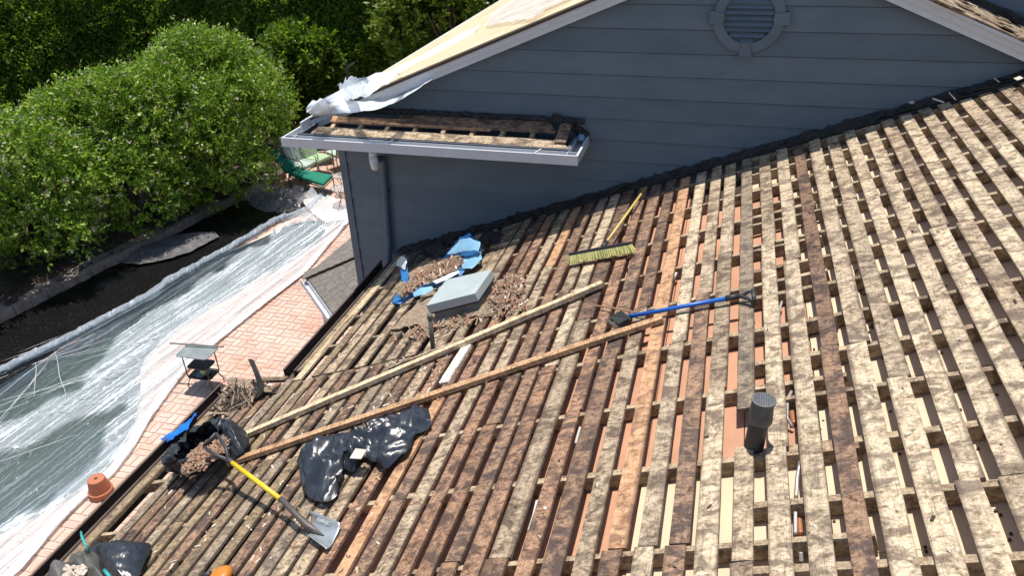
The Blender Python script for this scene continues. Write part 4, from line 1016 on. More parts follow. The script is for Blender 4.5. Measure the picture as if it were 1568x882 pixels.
# old shingle apron round the hatch
def apron(outl, label, mat='shingle', name='old_shingle_apron', h=.012, cat='shingles'):
    A = [atr(x, y, h) for x, y in outl[0]]; B_ = [atr(x, y, h) for x, y in outl[1]]
    b = MB(); vs, fs = ruled(A, B_, 60, 14, lambda p, s, t: tuple(NR*(.018+.022*fb(p[0]*6, p[1]*6, 3)+.016*rdg(p[0]*3, p[1]*14, 5)*(1 if t > .1 else .2)) + np.array([0, .025*nz(p[0]*14, t*3), 0])))
    b.add(vs, fs); o = b.build(name, M[mat]); so_ = o.modifiers.new('thick', 'SOLIDIFY'); so_.thickness = .012; return tag(o, label, cat)
apron(([(600, 508), (640, 500), (665, 505), (710, 490), (760, 480), (800, 462)], [(668, 440), (680, 455), (690, 470), (740, 455), (762, 440), (790, 425)]), 'ragged grey shingle apron left around the pale hatch', 'splinter2')
# splinter piles
def pile(name, region, n_, label, mats=('splinter', 'splinter2', 'splinter3'), smin=.02, smax=.11, hh=.08, cat='debris', weights=(5, 3, 1)):
    b = MB(); xs = [p[0] for p in region]; ys_ = [p[1] for p in region]; c = 0
    while c < n_:
        x_, y_ = random.uniform(min(xs), max(xs)), random.uniform(min(ys_), max(ys_))
        if not inside(x_, y_, region): continue
        p = atr(x_, y_, random.uniform(.01, hh)); s_ = random.uniform(smin, smax)
        b.box(p, (s_, random.uniform(.006, .022), random.uniform(.003, .008)), Euler((random.uniform(-.5, .5), -ALPHA+random.uniform(-.5, .5), random.uniform(0, 3.14))).to_matrix(), random.choices(range(len(mats)), weights[:len(mats)])[0]); c += 1
    return tag(b.build(name, [M[m_] for m_ in mats]), label, cat, kind='stuff')
pile('splinter_pile', [(755, 440), (780, 420), (803, 428), (800, 445), (785, 462), (750, 470)], 420, 'heap of orange cedar splinters beside the pale hatch')
pile('splinter_scatter', [(585, 525), (640, 500), (800, 462), (820, 470), (700, 500), (640, 520)], 160, 'splinters scattered below the hatch', hh=.05)
# blue tarp with debris
tp = thing('blue_tarp', atr(660, 440), 'crumpled blue tarpaulin holding cedar debris behind the hatch', 'tarpaulin')
def ribbon(A, B_, n_, m_, mat, h, name, parent, amp=.02, smooth=True, thick=.004):
    b = MB(); A_ = [atr(x, y, q) for (x, y), q in zip(A, h[0])]; B__ = [atr(x, y, q) for (x, y), q in zip(B_, h[1])]
    b.add(*ruled(A_, B__, n_, m_, lambda p, s, t: (amp*.5*fb(p[0]*7, p[1]*7, 1), amp*.5*fb(p[0]*7, p[1]*7, 4), amp*fb(p[0]*6, p[1]*6, 8))))
    o = b.build(name, M[mat], parent, smooth=smooth); s_ = o.modifiers.new('thick', 'SOLIDIFY'); s_.thickness = thick; return o
ribbon([(676, 399), (700, 394), (722, 392), (738, 388)], [(690, 379), (703, 365), (718, 356), (736, 372)], 30, 14, 'bluetarp', ([.05, .05, .06, .06], [.14, .2, .22, .17]), 'tarp_peak', tp)
ribbon([(684, 390), (700, 388), (716, 384), (733, 385)], [(693, 379), (704, 367), (718, 363), (735, 370)], 30, 12, 'bluetarp2', ([.14, .15, .16, .15], [.19, .24, .26, .21]), 'tarp_fold', tp)
ribbon([(706, 396), (718, 392), (736, 385)], [(708, 413), (722, 412), (739, 398)], 24, 12, 'bluetarp2', ([.08, .08, .1], [.07, .07, .08]), 'tarp_fold', tp)
ribbon([(600, 465), (622, 455), (645, 438), (680, 427), (706, 410)], [(612, 467), (640, 452), (665, 440), (690, 436), (712, 416)], 40, 10, 'bluetarp', ([.05, .08, .12, .1, .08], [.03, .03, .04, .04, .05]), 'tarp_edge', tp)
ribbon([(632, 449), (645, 441), (662, 439)], [(634, 456), (648, 452), (664, 443)], 24, 8, 'bluetarp2', ([.11, .13, .11], [.09, .1, .1]), 'tarp_fold', tp, .01)
ribbon([(662, 431), (680, 424), (700, 413)], [(668, 435), (684, 429), (704, 417)], 24, 6, 'whitetarp', ([.13, .12, .1], [.11, .1, .09]), 'tarp_hem', tp, .008)
ribbon([(609, 404), (614, 420), (616, 436), (600, 460)], [(622, 404), (626, 424), (622, 440), (608, 466)], 30, 10, 'bluetarp', ([.12, .09, .05, .02], [.14, .1, .06, .03]), 'tarp_edge', tp, .03)
ribbon([(606, 405), (610, 398), (616, 392)], [(620, 412), (622, 402), (621, 394)], 20, 8, 'whitetarp', ([.13, .16, .2], [.13, .18, .2]), 'tarp_hem', tp, .04)
b = MB(); b.add(*ruled([atr(x, y, .02) for x, y in ((606, 462), (650, 440), (690, 425), (712, 405))], [atr(x, y, .03) for x, y in ((625, 412), (655, 400), (680, 392), (705, 392))], 40, 18, lambda p, s, t: (0, 0, .04*fb(p[0]*5, p[1]*5)+.05*math.sin(t*3.14))))
b.build('debris_bed', M['splinter2'], tp)
pile('tarp_debris', [(615, 440), (650, 412), (690, 395), (708, 398), (700, 412), (665, 428), (640, 440), (612, 455)], 760, 'cedar splinters and shake scraps heaped in the blue tarpaulin', hh=.13)
b = MB()
for k_ in range(26):
    p = atr(random.uniform(600, 760), 0, 0)
    x_ = random.uniform(625, 770); y_ = 395-(x_-625)*.22+random.uniform(-12, 8); b.box(atr(x_, y_, random.uniform(.02, .07)), (random.uniform(.08, .2), random.uniform(.06, .14), .01), Euler((random.uniform(-.5, .5), -ALPHA+random.uniform(-.3, .3), random.uniform(0, 3))).to_matrix())
tag(b.build('shingle_scraps', M['felt']), 'dark torn shingles lying in the shade behind the blue tarpaulin', 'debris', kind='stuff')
# push broom
br = thing('push_broom', atr(920, 384), 'push broom with yellow bristles and varnished handle lying on the roof', 'broom')
A, B_ = Vector(atr(873, 391, .10)), Vector(atr(966, 374, .10)); d = (B_-A).normalized(); nn_ = Vector(NR); s_ = d.cross(nn_)
b = MB(); o1 = s_
def slab(b, A, B_, h0, h1, w0, w1, nseg=1):
    b.hexa([A-s_*w0+nn_*h0, B_-s_*w0+nn_*h0, B_+s_*w0+nn_*h0, A+s_*w0+nn_*h0, A-s_*w1+nn_*h1, B_-s_*w1+nn_*h1, B_+s_*w1+nn_*h1, A+s_*w1+nn_*h1])
# broom lies tipped forward: bristles point towards the eave side of the viewer
bdir = Vector(atr(885, 400, 0))-Vector(atr(882, 388, .07)); bdir = (bdir-d*bdir.dot(d)).normalized(); tdir = d.cross(bdir).normalized()
b = MB(); b.hexa([A+tdir*.03, B_+tdir*.03, B_-tdir*.03, A-tdir*.03, A+tdir*.03-bdir*.025, B_+tdir*.03-bdir*.025, B_-tdir*.03-bdir*.025, A-tdir*.03-bdir*.025]); b.build('broom_head', M['pipe'], br, bevel=.004)
b = MB(); L = (B_-A).length
for k_ in range(150):
    for r_ in range(4):
        p = A+d*(L*(k_+.5)/150)+tdir*(-.026+.0173*r_); e = p+bdir*(.075+random.uniform(-.008, .006))+d*(random.uniform(-.012, .012)+.018*(2*(k_+.5)/150-1))+tdir*random.uniform(-.012, .012)
        wv = d*.0035; tv = tdir*.003; b.hexa([p-wv-tv, p+wv-tv, p+wv+tv, p-wv+tv, e-wv-tv, e+wv-tv, e+wv+tv, e-wv+tv])
b.build('bristles', M['bristle'], br); b.v and tag(br.children[-1] if br.children else br)
h0, h1 = Vector(atr(925, 376, .12)), Vector(atr(989, 287, .05))
b = MB(); b.tube([h0, h1], .0125, 12); b.build('handle', M['bamboo'], br, smooth=True)
b = MB(); b.tube([h0-(h1-h0).normalized()*.03, h0+(h1-h0).normalized()*.08], .018, 12); b.build('handle_socket', M['pipe'], br, smooth=True)
# blue long scraper
sc_ = thing('roof_scraper', atr(1050, 470), 'long blue handled shingle scraper with black D grip lying across the boards', 'roofing tool')
a, c = Vector(atr(962, 485, .05)), Vector(atr(1118, 456, .05)); d = (c-a).normalized()
b = MB(); b.tube([a, c], .016, 14); b.build('handle', M['blue'], sc_, smooth=True)
e = Vector(atr(1136, 453, .05)); g1, g2 = Vector(atr(1153, 444, .075)), Vector(atr(1155, 461, .045)); 
b = MB(); b.tube([c-d*.03, c+d*.05], .020, 12); b.tube([c+d*.03, e, (e+g1)/2+nn_*.004, g1], [.019, .015, .012, .012], 10); b.tube([c+d*.03, e-d*.01, (e+g2)/2, g2], [.019, .015, .012, .012], 10); b.tube([g1, g2], .015, 12); b.build('grip', M['pipe'], sc_, smooth=True)
f0 = Vector(atr(950, 488, .04)); b = MB(); b.tube([a, f0], [.012, .013], 10); b.build('socket', M['pipe2'], sc_, smooth=True)
q = [Vector(atr(*p)) for p in ((934, 487, .03), (952, 477, .09), (964, 489, .06), (948, 498, .015))]
b = MB(); b.hexa(q+[p+nn_*.012+d*.0 for p in q]); q2 = [q[1], q[2], Vector(atr(960, 497, .01)), q[3]]; b.hexa(q2+[p+d*.012 for p in q2]); b.build('tooth_plate', plain('dark_steel', (.085, .095, .085), .45, metal=.4), sc_)
b = MB()
for k_ in range(7):
    p = q[0].lerp(q[3], k_/6); b.box(p-d*.03-nn_*.005, (.03, .012, .006), RRM)
b.build('tooth', M['pipe2'], sc_)
b = MB(); b.tube([Vector(atr(912, 468, .03)), Vector(atr(940, 472, .04)), Vector(atr(992, 482, .04))], .007, 8); tag(b.build('thin_lath', M['splinter']), 'thin reddish stick lying under the blue handle', 'stick')
# yellow shovel
sh = thing('shovel', atr(430, 770), 'yellow handled square shovel with black D grip, steel blade down', 'shovel')
a, c = Vector(atr(354, 708, .24)), Vector(atr(431, 766, .14)); d = (c-a).normalized()
b = MB(); b.tube([a, c], .0175, 16); b.build('handle', M['yellow'], sh, smooth=True)
b = MB(); s1 = Vector(atr(455, 790, .11)); s2 = Vector(atr(470, 805, .05)); s3 = Vector(atr(497, 822, .02)); b.tube([c-d*.01, c+d*.03, s1, s2, s3], [.021, .020, .020, .026, .004], 14); b.build('socket', plain('forged_steel', (.10, .085, .075), .5, metal=.3), sh, smooth=True)
bl = [Vector(atr(*p)) for p in ((474, 826, .015), (478, 790, .03), (523, 806, .02), (503, 846, .012))]
b = MB(); nU, nV = 14, 14; vs = []
for i in range(nU+1):
    for j in range(nV+1):
        f, g_ = i/nU, j/nV; p = bl[0].lerp(bl[3], f).lerp(bl[1].lerp(bl[2], f), g_); curv = .045*(2*g_-1)**4*(1-.4*f); vs.append(p+nn_*(curv+.005*math.sin(f*3)))
b.add(vs, [(i*(nV+1)+j, (i+1)*(nV+1)+j, (i+1)*(nV+1)+j+1, i*(nV+1)+j+1) for i in range(nU) for j in range(nV)])
o = b.build('blade', M['steel'], sh, smooth=True); m_ = o.modifiers.new('thick', 'SOLIDIFY'); m_.thickness = .003
g0 = a-d*.05; y1, y2 = Vector(atr(323, 690, .36)), Vector(atr(334, 668, .40)); y3 = Vector(atr(342, 703, .27))
ga, gb = Vector(atr(312, 684, .34)), Vector(atr(331, 664, .38))
b = MB(); b.tube([a+d*.02, a-d*.06], .023, 12); b.tube([a-d*.04, Vector(atr(328, 697, .28)), ga], [.018, .014, .012], 10); b.tube([a-d*.04, Vector(atr(346, 686, .30)), gb], [.018, .014, .012], 10); b.tube([ga, gb], .015, 12); b.build('grip', M['pipe'], sh, smooth=True)
# stamped letters on the blade
fc = bpy.data.curves.new('stamped_letters', 'FONT'); fc.body = 'FUARAJO'; fc.size = .033; fc.extrude = .0008; fc.align_x = 'CENTER'; fc.align_y = 'CENTER'
fo = bpy.data.objects.new('stamped_letters', fc); COL.objects.link(fo); fo.parent = sh
e1 = (bl[2]-bl[1]).normalized(); pc = bl[0].lerp(bl[1], .84).lerp(bl[3].lerp(bl[2], .84), .5); e2 = (bl[1]-bl[0]); e2 = (e2-e1*e2.dot(e1)).normalized(); e3 = e1.cross(e2)
if e3.dot(nn_) < 0: e2 = -e2; e3 = -e3
tl_ = (e2+nn_*.25).normalized(); e3 = e1.cross(tl_).normalized()
ML = Matrix.Translation(-Vector(sh.location)) @ Matrix.Translation(pc+nn_*.026) @ Matrix((e1, tl_, e3)).transposed().to_4x4()
fc.materials.append(plain('stamped_edge', (.62, .63, .61), .5, metal=.3))
me_ = bpy.data.meshes.new_from_object(fo); fm = bpy.data.objects.new('stamped_lettering', me_); COL.objects.link(fm); fm.parent = sh; fm.matrix_local = ML
bpy.data.objects.remove(fo)
# ------------------------------------------------------------------ black bags
def crumple(A, B_, n_, m_, label, cat='plastic sheet', amp=.05, name='black_bag', mat='blackplastic', base=.02, fr=5.0, hump=.06, parent=None, smooth=True):
    b = MB(); A_ = [atr(x, y, base) for x, y in A]; B__ = [atr(x, y, base) for x, y in B_]
    def dsp(p, s, t):
        e = math.sin(math.pi*min(1, max(0, t)))*math.sin(math.pi*min(1, max(0, s)))
        w1, w2 = .25*nz(p[0]*3, p[1]*3, 1), .25*nz(p[0]*3, p[1]*3, 6)
        r_ = rdg((p[0]+w1)*fr, (p[1]+w2)*fr*.8, 3)**2*.7+rdg((p[0]+w2)*fr*2.3+3, (p[1]+w1)*fr*1.9, 7)**2*.45+rdg((p[0]-w2)*fr*5+3, (p[1]-w1)*fr*4.4, 9)**2*.18
        hh = amp*max(0, r_)*(.25+.75*e**.5)+hump*e
        return tuple(NR*hh+np.array([.02*nz(p[0]*8, p[1]*8, 2), .02*nz(p[0]*8, p[1]*8, 9), 0]))
    b.add(*ruled(A_, B__, n_, m_, dsp)); o = b.build(name, M[mat], parent, smooth=smooth)
    if parent is None: tag(o, label, cat)
    return o
crumple([(458, 712), (464, 756), (498, 776), (520, 760), (528, 722), (545, 728), (558, 704), (594, 720), (626, 698), (640, 668), (663, 654)], [(468, 692), (500, 673), (528, 668), (556, 667), (572, 646), (604, 636), (620, 640), (640, 626), (658, 632)], 80, 32, 'flat crumpled black plastic bag lying on the boards', 'bag', amp=.15, hump=.02, fr=2.3)
# a tan scrap lying in the fold of that bag
b = MB(); q = [Vector(atr(*p, .13)) for p in ((536, 703), (553, 704), (562, 690), (545, 688))]; b.hexa(q+[p+nn_*.006 for p in q]); tag(b.build('tan_scrap', M['splinter3']), 'small tan square of wood on the flat black bag', 'wood scrap')
# full bag of debris
fbg = thing('debris_bag', atr(320, 700), 'open black bag full of brown debris by the eave', 'bag')
cb = Vector(atr(317, 704, .0)); 
b = MB(); n1_, n2_ = 84, 46; vs = []
ex, ey = Vector(UR), Vector((0, 1, 0))
oc = Vector(atr(309, 690, .22))
for i in range(n2_+1):
    f = i/n2_
    for k_ in range(n1_):
        a_ = 2*math.pi*k_/n1_; ru, ry = .235, .275
        if f < .6: t_ = f/.6; rad_ = .70+.30*math.sin(t_*math.pi/2); z_ = .20*t_**1.3; c_ = cb
        else: t_ = (f-.6)/.4; rad_ = 1.0*(1-t_)+.80*t_; z_ = .20+.055*math.sin(t_*1.57); c_ = cb.lerp(oc-nn_*.22, t_*.6)
        p = c_+ex*math.cos(a_)*ru*rad_+ey*math.sin(a_)*ry*rad_+nn_*z_
        k2 = .05*rdg(p.x*6, p.y*6, p.z*9)**2+.03*rdg(p.x*15, p.y*15, p.z*12)**2+.04*fb(p.x*5, p.y*5, p.z*5)-.03
        if f > .8: p = p+nn_*(.07*nz(a_*1.3, 4)+.03*nz(a_*4, 9))*(f-.8)*5
        dirv = (ex*math.cos(a_)+ey*math.sin(a_)+nn_*.4).normalized(); vs.append(p+dirv*k2)
b.add(vs, [(i*n1_+k_, i*n1_+(k_+1) % n1_, (i+1)*n1_+(k_+1) % n1_, (i+1)*n1_+k_) for i in range(n2_) for k_ in range(n1_)])
b.build('bag_skin', M['blackplastic'], fbg, smooth=True)
crumple([(345, 700), (356, 706), (375, 695), (383, 676)], [(322, 652), (340, 648), (360, 652), (378, 664)], 40, 26, '', amp=.08, hump=.14, name='bag_flap', parent=fbg, base=.06)
b = MB()
for k_ in range(620):
    r_ = math.sqrt(random.random()); a_ = random.uniform(0, 6.28); p = Vector(atr(309, 690, .255))-nn_*(.02-.03*random.random())+ex*math.cos(a_)*r_*.175+ey*math.sin(a_)*r_*.205-nn_*.05*r_*r_
    b.box(p, (random.uniform(.02, .07), random.uniform(.008, .02), random.uniform(.004, .012)), Euler((random.uniform(-.6, .6), random.uniform(-.8, .4), random.uniform(0, 3.14))).to_matrix(), random.choice((0, 0, 1)))
tag(b.build('debris_fill', [M['splinter'], M['splinter2']], fbg), kind='stuff')
b = MB(); b.lathe(Vector(atr(309, 691, .225)), [(0.001, .025), (.11, .01), (.19, -.03)], 20, ax=RRM); b.build('debris_core', M['splinter'], fbg)
# bag at the lower left corner
b3 = thing('tied_bag', atr(170, 862), 'black bag with grey liner at the bottom left corner', 'bag')
crumple([(150, 900), (200, 905), (215, 880), (234, 838)], [(130, 850), (150, 832), (180, 838), (232, 834)], 50, 30, '', amp=.05, hump=.13, name='bag_skin', parent=b3, base=.03)
M['greyplastic'] = plain('grey_dusty_plastic', (.085, .08, .07), .5, var=.4, bmp=.4)
crumple([(95, 890), (130, 900), (165, 895), (160, 860)], [(105, 862), (118, 850), (140, 852), (162, 850)], 40, 22, '', amp=.05, hump=.10, name='grey_liner', parent=b3, base=.05, mat='greyplastic')
crumple([(70, 890), (90, 900), (105, 885)], [(84, 868), (100, 862), (118, 866)], 20, 14, '', amp=.03, hump=.08, name='clear_liner', parent=b3, base=.06, mat='pipe2')
b = MB()
for k_ in range(70): b.box(atr(random.uniform(100, 132), random.uniform(868, 895), .16), (random.uniform(.02, .06), .02, .012), Euler((random.random(), random.random(), random.uniform(0, 3))).to_matrix())
tag(b.build('debris_fill', M['splinter3'], b3), kind='stuff')
b = MB(); b.tube([atr(138, 850, .14), atr(131, 836, .22), atr(125, 822, .24), atr(124, 815, .2)], .008, 8); tag(b.build('teal_twine', M['teal'], smooth=True), 'short teal twine curling up beside the corner bag', 'twine')
b = MB(); b.tube([atr(160, 874, .2), atr(168, 884, .2)], .012, 8); tag(b.build('teal_tie', M['teal'], smooth=True), 'teal tie at the neck of the corner bag', 'twine')
# blue scrap hanging over the eave
b = MB(); b.add(*ruled([atr(247, 676, -.02), atr(262, 668, .0), atr(285, 650, .01), atr(303, 634, .0)], [atr(252, 684, -.05), atr(268, 676, .02), atr(288, 660, .03), atr(300, 642, .02)], 30, 10, lambda p, s, t: (.02*fb(p[0]*9, p[1]*9), 0, .03+.03*fb(p[0]*9, p[1]*9, 4))))
tag(b.build('blue_tarp_scrap', plain('bright_blue_tarp', (.01, .16, .62), .35), smooth=True), 'bright blue tarp scrap caught on the eave edge', 'tarpaulin')
# orange thing at the lower edge
oc2 = Vector(atr(338, 884, .03)); ot = thing('orange_tool', oc2, 'orange and black hand tool just entering the bottom edge', 'tool')
b = MB(); b.lathe(oc2, [(0.001, .04), (.05, .038), (.075, .02), (.08, 0), (.07, -.02)], 24, ax=RRM); b.build('body', M['orangeplastic'], ot, smooth=True)
b = MB(); b.tube([oc2-ex*.07+nn_*.03, oc2-ex*.13+nn_*.02], .02, 10); b.build('grip', M['pipe'], ot, smooth=True)
# bent flashing and scrap at the roof jog
b = MB(); A = [(383, 612), (394, 603), (396, 588), (390, 572), (381, 551)]; hA = [.01, .05, .12, .2, .28]
Lp = [Vector(atr(x, y, h)) for (x, y), h in zip(A, hA)]; Rp = [Vector(atr(x+d_, y+1, h)) for (x, y), h, d_ in zip(A, hA, (9, 9, 9, 8, 8))]
b.add(*ruled(Lp, Rp, 24, 5, lambda p, s, t: (0, .012*math.sin(t*3.14), 0))); o = b.build('bent_shingle_strip', M['felt'], smooth=True); m_ = o.modifiers.new('thick', 'SOLIDIFY'); m_.thickness = .012
tag(o, 'bent dark strip curling up from the roof corner', 'flashing')
apron(([(352, 592), (380, 600), (400, 604), (425, 600)], [(345, 584), (365, 582), (385, 588), (400, 590)]), 'grey shingle patch left at the roof jog', 'splinter2', h=.02)
pile('jog_debris', [(325, 640), (345, 600), (385, 596), (430, 592), (400, 606), (360, 625)], 160, 'dark splinters and roots on the roof corner', mats=('dark', 'splinter2', 'felt'), weights=(3, 3, 2), smin=.06, smax=.26, hh=.05)
# fine debris across the lower boards
def scatter(name, n_, fn, label, mats, weights, smin, smax):
    b = MB()
    for _ in range(n_):
        x_, y_ = fn(); p = atr(x_, y_, .004); b.box(p, (random.uniform(smin, smax), random.uniform(.004, .016), .004), Euler((random.uniform(-.15, .15), -ALPHA+random.uniform(-.15, .15), random.uniform(0, 3.14))).to_matrix(), random.choices(range(len(mats)), weights)[0])
    return tag(b.build(name, [M[q] for q in mats]), label, 'debris', kind='stuff')
def fn1():
    while True:
        x_, y_ = random.uniform(150, 640), random.uniform(600, 880)
        if y_ > 960-x_*.93+20 and y_ > 560: return x_, y_
def onboard(x_, y_):
    u_, v_ = uv(x_, y_)
    if u_ < -3.4 and v_ > 5: return any(q < u_ < q+w_ for q, w_ in FB)
    return any(q+.012 < u_ < q+w_-.012 for q, w_ in LB)
def onb(fn):
    def g_():
        while True:
            p = fn()
            if onboard(*p): return p
    return g_
scatter('wood_chips', 280, onb(fn1), 'pale wood chips and splinters on the lower boards', ('splinter3', 'splinter2', 'splinter', 'lumber'), (3, 4, 4, 2), .008, .055)
scatter('wood_chips', 50, onb(lambda: (random.uniform(600, 1560), random.uniform(300, 880))), 'sparse splinters on the upper boards', ('splinter3', 'splinter2', 'dark'), (2, 4, 2), .008, .035)
scatter('wood_chips', 120, onb(lambda: (random.uniform(590, 700), random.uniform(520, 620))), 'splinters around the slim pipe', ('splinter', 'splinter2', 'splinter3'), (3, 3, 2), .02, .09)
# wiring in the bays
def cable(pts, r, mat, label, h=-.09, group=None, cat='cable'):
    b = MB(); P_ = [Vector(atr(x, y, h+dh)) for x, y, dh in pts]; Q = resample(P_, 16)
    b.tube(Q, r, 8); return tag(b.build('cable' if cat == 'cable' else 'pipe_run', M[mat], smooth=True), label, cat, group)
cable([(1214, 655, 0), (1205, 640, .04), (1206, 612, .05), (1212, 600, .03)], .009, 'conduit', 'grey conduit in the bay right of the black vent pipe')
cable([(1219, 762, 0), (1221, 730, .03), (1226, 706, .05)], .010, 'conduit', 'bent grey conduit in the bay two rafters below the vent top')
cable([(1218, 818, 0), (1218, 785, .03)], .009, 'conduit', 'short grey conduit end above the copper strip in the lower bay')
cable([(1227, 860, 0), (1226, 846, .03)], .010, 'conduit', 'lowest grey conduit stub in the bays')
cable([(1226, 818, -.01), (1224, 796, -.01)], .014, 'copper', 'orange copper strip lying in the lower bay', cat='pipe')
cable([(1216, 650, -.01), (1213, 632, -.01)], .02, 'copper', 'orange copper strip lying beside the vent pipe', cat='pipe')
cable([(1194, 500, 0), (1193, 478, .03), (1197, 462, .04)], .009, 'conduit', 'grey conduit right of the scraper grip')
cable([(1027, 440, -.0), (1031, 428, .03), (1036, 418, .05)], .014, 'conduit', 'pale conduit elbow above the blue handle')
cable([(1062, 378, 0), (1067, 368, .03), (1071, 362, .04)], .014, 'conduit', 'pale conduit elbow below the broom tip')
cable([(1120, 318, 0), (1124, 310, .03)], .016, 'conduit', 'rounded pale conduit end near the wall')
cable([(1092, 346, 0), (1099, 338, .03)], .012, 'conduit', 'pale conduit piece left of the rounded end')
cable([(882, 680, 0), (886, 665, .03), (889, 655, .05)], .012, 'whitetarp', 'white cable showing between red brown boards')
cable([(810, 815, 0), (818, 790, .03), (823, 768, .05)], .012, 'whitetarp', 'white cable in the gap near the bottom')
cable([(938, 565, 0), (945, 550, .03), (950, 545, .04)], .012, 'whitetarp', 'white cable below the orange plank end')
# ================================================================== THINGS ON THE PATIO
def flowerpot(c):
    r = thing('flowerpot', c, 'terracotta flowerpot standing upside down on the patio', 'flowerpot')
    b = MB(); b.lathe(c, [(.145, .0), (.152, .005), (.152, .075), (.140, .08), (.135, .085), (.105, .255), (.098, .262), (.022, .262), (.02, .25)], 40); b.build('pot', M['terra'], r, smooth=False, bevel=0)
    b = MB(); b.lathe((c[0], c[1], c[2]+.250), [(0.001, 0), (.021, 0)], 16); b.build('drain_hole', M['dark'], r)
flowerpot(atz(156, 756, .012))
# tiered side table
tc_ = np.array([-7.37, 7.94, .0])
tb = thing('tiered_table', tc_, 'black iron three tier side table with grey tray top on the patio', 'table')
def tray(z, w_, l_, mat, yaw=.03, thick=.012, rad=.06, rim=.012, name='shelf'):
    b = MB(); n_ = 8; out = []
    for cx3, cy3, a0 in ((1, 1, 0), (-1, 1, 90), (-1, -1, 180), (1, -1, 270)):
        for k_ in range(n_+1):
            a = math.radians(a0+90*k_/n_); x_, y_ = cx3*(w_/2-rad)+rad*math.cos(a), cy3*(l_/2-rad)+rad*math.sin(a)
            out.append((tc_[0]+x_*math.cos(yaw)-y_*math.sin(yaw), tc_[1]+x_*math.sin(yaw)+y_*math.cos(yaw), z))
    b.prism(out, (0, 0, thick)); c0 = np.mean(out, 0); o = b.build(name, M[mat], tb)
    b = MB(); b.tube([np.array(p)+np.array((0, 0, thick)) for p in out+[out[0]]], rim/2, 6); b.build('rim', M['iron' if mat != 'greything' else 'greything'], o, smooth=True); return o
tray(.64, .54, .36, 'greything', name='tray_top'); tray(.40, .36, .26, 'iron'); tray(.22, .40, .29, 'iron')
for sx, sy in ((-1, -1), (1, -1), (1, 1), (-1, 1)):
    b = MB(); x_, y_ = tc_[0]+sx*.19, tc_[1]+sy*.13; b.tube([(x_, y_, .64), (x_, y_, .25), (x_-sx*.02, y_-sy*.01, .19), (x_+sx*.03, y_+sy*.01, .10), (x_+sx*.03, y_+sy*.01, .02)], .009, 8); b.build('leg', M['iron'], tb, smooth=True)
b = MB(); b.tube([(-7.90, 8.00, .685), (-7.0, 8.20-.1, .685)], .012, 8); tag(b.build('rod', M['bronze'], smooth=True), 'thin grey green rod laid across the tiered table top', 'rod')
b = MB(); b.lathe((-7.38, 7.92, .235), [(0.001, 0), (.10, 0), (.13, .03)], 20); tag(b.build('dish', M['greything']), 'blue grey dish on the lowest table shelf', 'dish')
b = MB(); b.lathe((-7.33, 7.90, .24), [(.03, 0), (.045, .10), (.04, .11), (.0, .10)], 16); tag(b.build('green_cup', M['sage2']), 'small green cup on the lowest table shelf', 'cup')
# lounger
def cushion(b, c, rot, sx, sy, sz, m=0):
    n_ = 8; vs = []
    b.box(c, (sx, sy, sz), rot, m)
lc = atz(476, 270, .42); 
lg = thing('sun_lounger', (lc[0], lc[1], 0), 'dark green cushioned sun lounger half hidden by the bush', 'lounger')
ly = math.radians(-28)
p_a, p_b, p_c, p_d = atz(441, 264, .42), atz(457, 257, .42), atz(509, 267, .42), atz(495, 281, .42)
b = MB(); q = [Vector(p) for p in (p_a, p_d, p_c, p_b)]; b.hexa([p-Vector((0, 0, .09)) for p in q]+q); b.build('seat_cushion', M['green'], lg, bevel=.03)
ax_ = (Vector(p_a)-Vector(p_d)).normalized(); bk = [Vector(p_a)+ax_*.02, Vector(p_b)+ax_*.02]; bk2 = [p+ax_*.55+Vector((0, 0, .45)) for p in bk]; nb = Vector((.06, .0, .07))
b = MB(); b.hexa([bk[0]-nb, bk[1]-nb, bk2[1]-nb, bk2[0]-nb, bk[0], bk[1], bk2[1], bk2[0]]); b.build('back_cushion', M['green'], lg, bevel=.03)
for p in q: b = MB(); b.tube([p-Vector((0, 0, .1)), (p.x, p.y, .01)], .014, 8); b.build('leg', M['iron'], lg)
b = MB(); b.tube([p-Vector((0, 0, .11)) for p in q+[q[0]]], .016, 8); b.build('frame', M['iron'], lg)
def chair(c, yaw, mat, matb, label):
    r = thing('patio_chair', c, label, 'chair', 'cushioned patio chairs behind the lounger')
    rm = Matrix.Rotation(yaw, 3, 'Z'); W_ = lambda x_, y_, z_: Vector(c)+rm@Vector((x_, y_, z_))
    b = MB(); b.box(W_(0, 0, .44), (.52, .52, .10), rm); b.build('seat_cushion', M[mat], r, bevel=.03)
    b = MB(); b.box(W_(-.33, 0, .80), (.11, .50, .72), rm@Matrix.Rotation(-.32, 3, 'Y')); b.build('back_cushion', M[matb], r, bevel=.035)
    for s_ in (-1, 1):
        b = MB(); b.tube([W_(-.36, s_*.29, .70), W_(-.1, s_*.30, .68), W_(.2, s_*.30, .66), W_(.27, s_*.30, .60), W_(.25, s_*.29, .30)], .014, 8); b.build('armrest', M['bronze'], r, smooth=True)
        b = MB(); b.tube([W_(.25, s_*.28, .40), W_(.27, s_*.29, .01)], .014, 8); b.build('leg', M['bronze'], r, smooth=True)
        b = MB(); b.tube([W_(-.22, s_*.27, .40), W_(-.30, s_*.29, .01)], .014, 8); b.build('leg', M['bronze'], r, smooth=True)
    b = MB(); b.tube([W_(.25, -.28, .36), W_(.25, .28, .36), W_(-.24, .28, .36), W_(-.46, .26, 1.12), W_(-.46, -.26, 1.12), W_(-.24, -.28, .36), W_(.25, -.28, .36)], .014, 8); b.build('seat_frame', M['bronze'], r)
    return r
def gz(px, py, h): p = atz(px, py, h); return (p[0], p[1], 0)
chair(gz(463, 249, .48), math.radians(-12), 'sage', 'sagegrey', 'patio chair with pale seat cushion nearest the lounger')
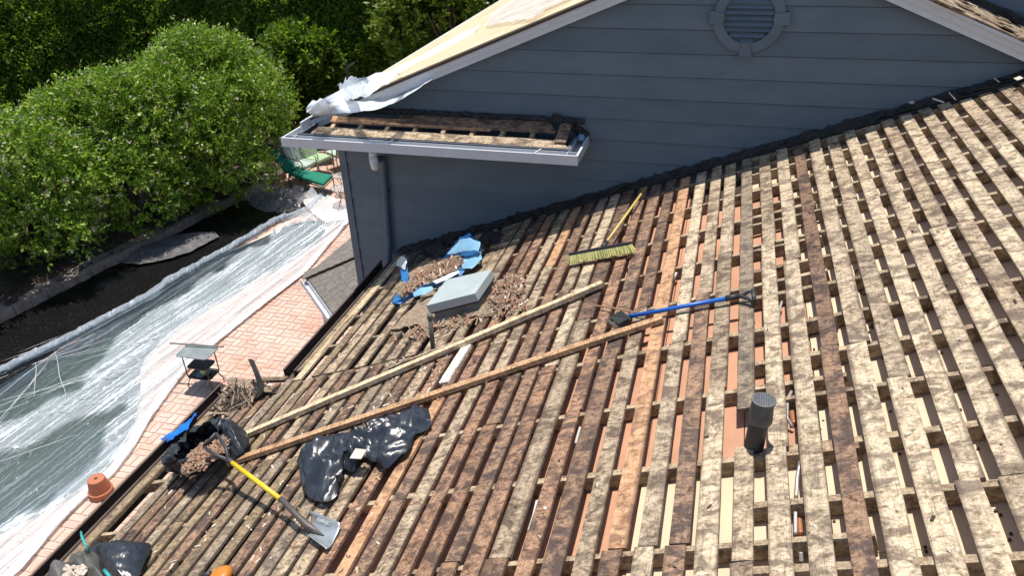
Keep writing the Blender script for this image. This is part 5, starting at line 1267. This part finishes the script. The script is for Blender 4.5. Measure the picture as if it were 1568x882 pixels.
chair(gz(485, 240, .48), math.radians(-15), 'sage2', 'sage2', 'light green cushioned patio chair beyond the pale one')
chair(gz(520, 231, .48), math.radians(150), 'sage', 'sage', 'pale cushioned patio chair partly behind the wall corner')
chair(gz(490, 222, .48), math.radians(-60), 'green', 'green', 'dark green chair in the shade beyond the pale ones')
def wire_table(c, label, rr_, hh):
    r = thing('wire_side_table', c, label, 'side table', 'round wire side tables')
    b = MB(); b.tube([(c[0]+rr_*math.cos(a), c[1]+rr_*math.sin(a), hh) for a in np.linspace(0, 6.283, 25)], .008, 6); b.build('rim', M['iron'], r)
    b = MB(); b.lathe((c[0], c[1], hh-.004), [(0.001, 0), (rr_-.008, 0), (rr_-.008, .006), (.001, .006)], 24); b.build('glass_top', m_sheet('glass_top', .25, .35, (.5, .55, .55), 0), r)
    for k_ in range(3):
        a = k_*2.09+.4; b = MB(); b.tube([(c[0]+rr_*math.cos(a), c[1]+rr_*math.sin(a), hh), (c[0]+.05*math.cos(a), c[1]+.05*math.sin(a), hh*.5), (c[0]+rr_*1.05*math.cos(a), c[1]+rr_*1.05*math.sin(a), .01)], .008, 6); b.build('leg', M['iron'], r)
wire_table(gz(522, 288, .5), 'round wire side table in front of the lounger by the wall corner', .24, .5)
wire_table(gz(523, 268, .5), 'round wire side table behind the nearer one', .22, .5)
b = MB(); c = gz(494, 262, .0); 
# white bundle of plastic near the pool end
b = MB(); c = atz(480, 305, .0); b.lathe((c[0], c[1], .0), [(.22, 0), (.14, .12), (.05, .28), (.001, .36)], 18)
b.v = [(x_+.08*fb(x_*6, y_*6, z_*4), y_+.08*fb(x_*6, y_*6, z_*4+5), z_) for x_, y_, z_ in b.v]; tag(b.build('plastic_peak', M['sheetedge'], smooth=True), 'white peak of bunched polythene near the lounger', 'plastic sheet')
b = MB(); b.add(*ruled(Z([(455, 300), (490, 296), (540, 318)], .03), Z([(478, 330), (500, 345), (548, 335)], .03), 50, 24, lambda p, s, t: (0, 0, .05+.09*abs(fb(p[0]*3, p[1]*3, 2)))))
tag(b.build('gathered_sheet', M['sheetedge'], smooth=True), 'white gathered polythene at the far end of the pool', 'plastic sheet')
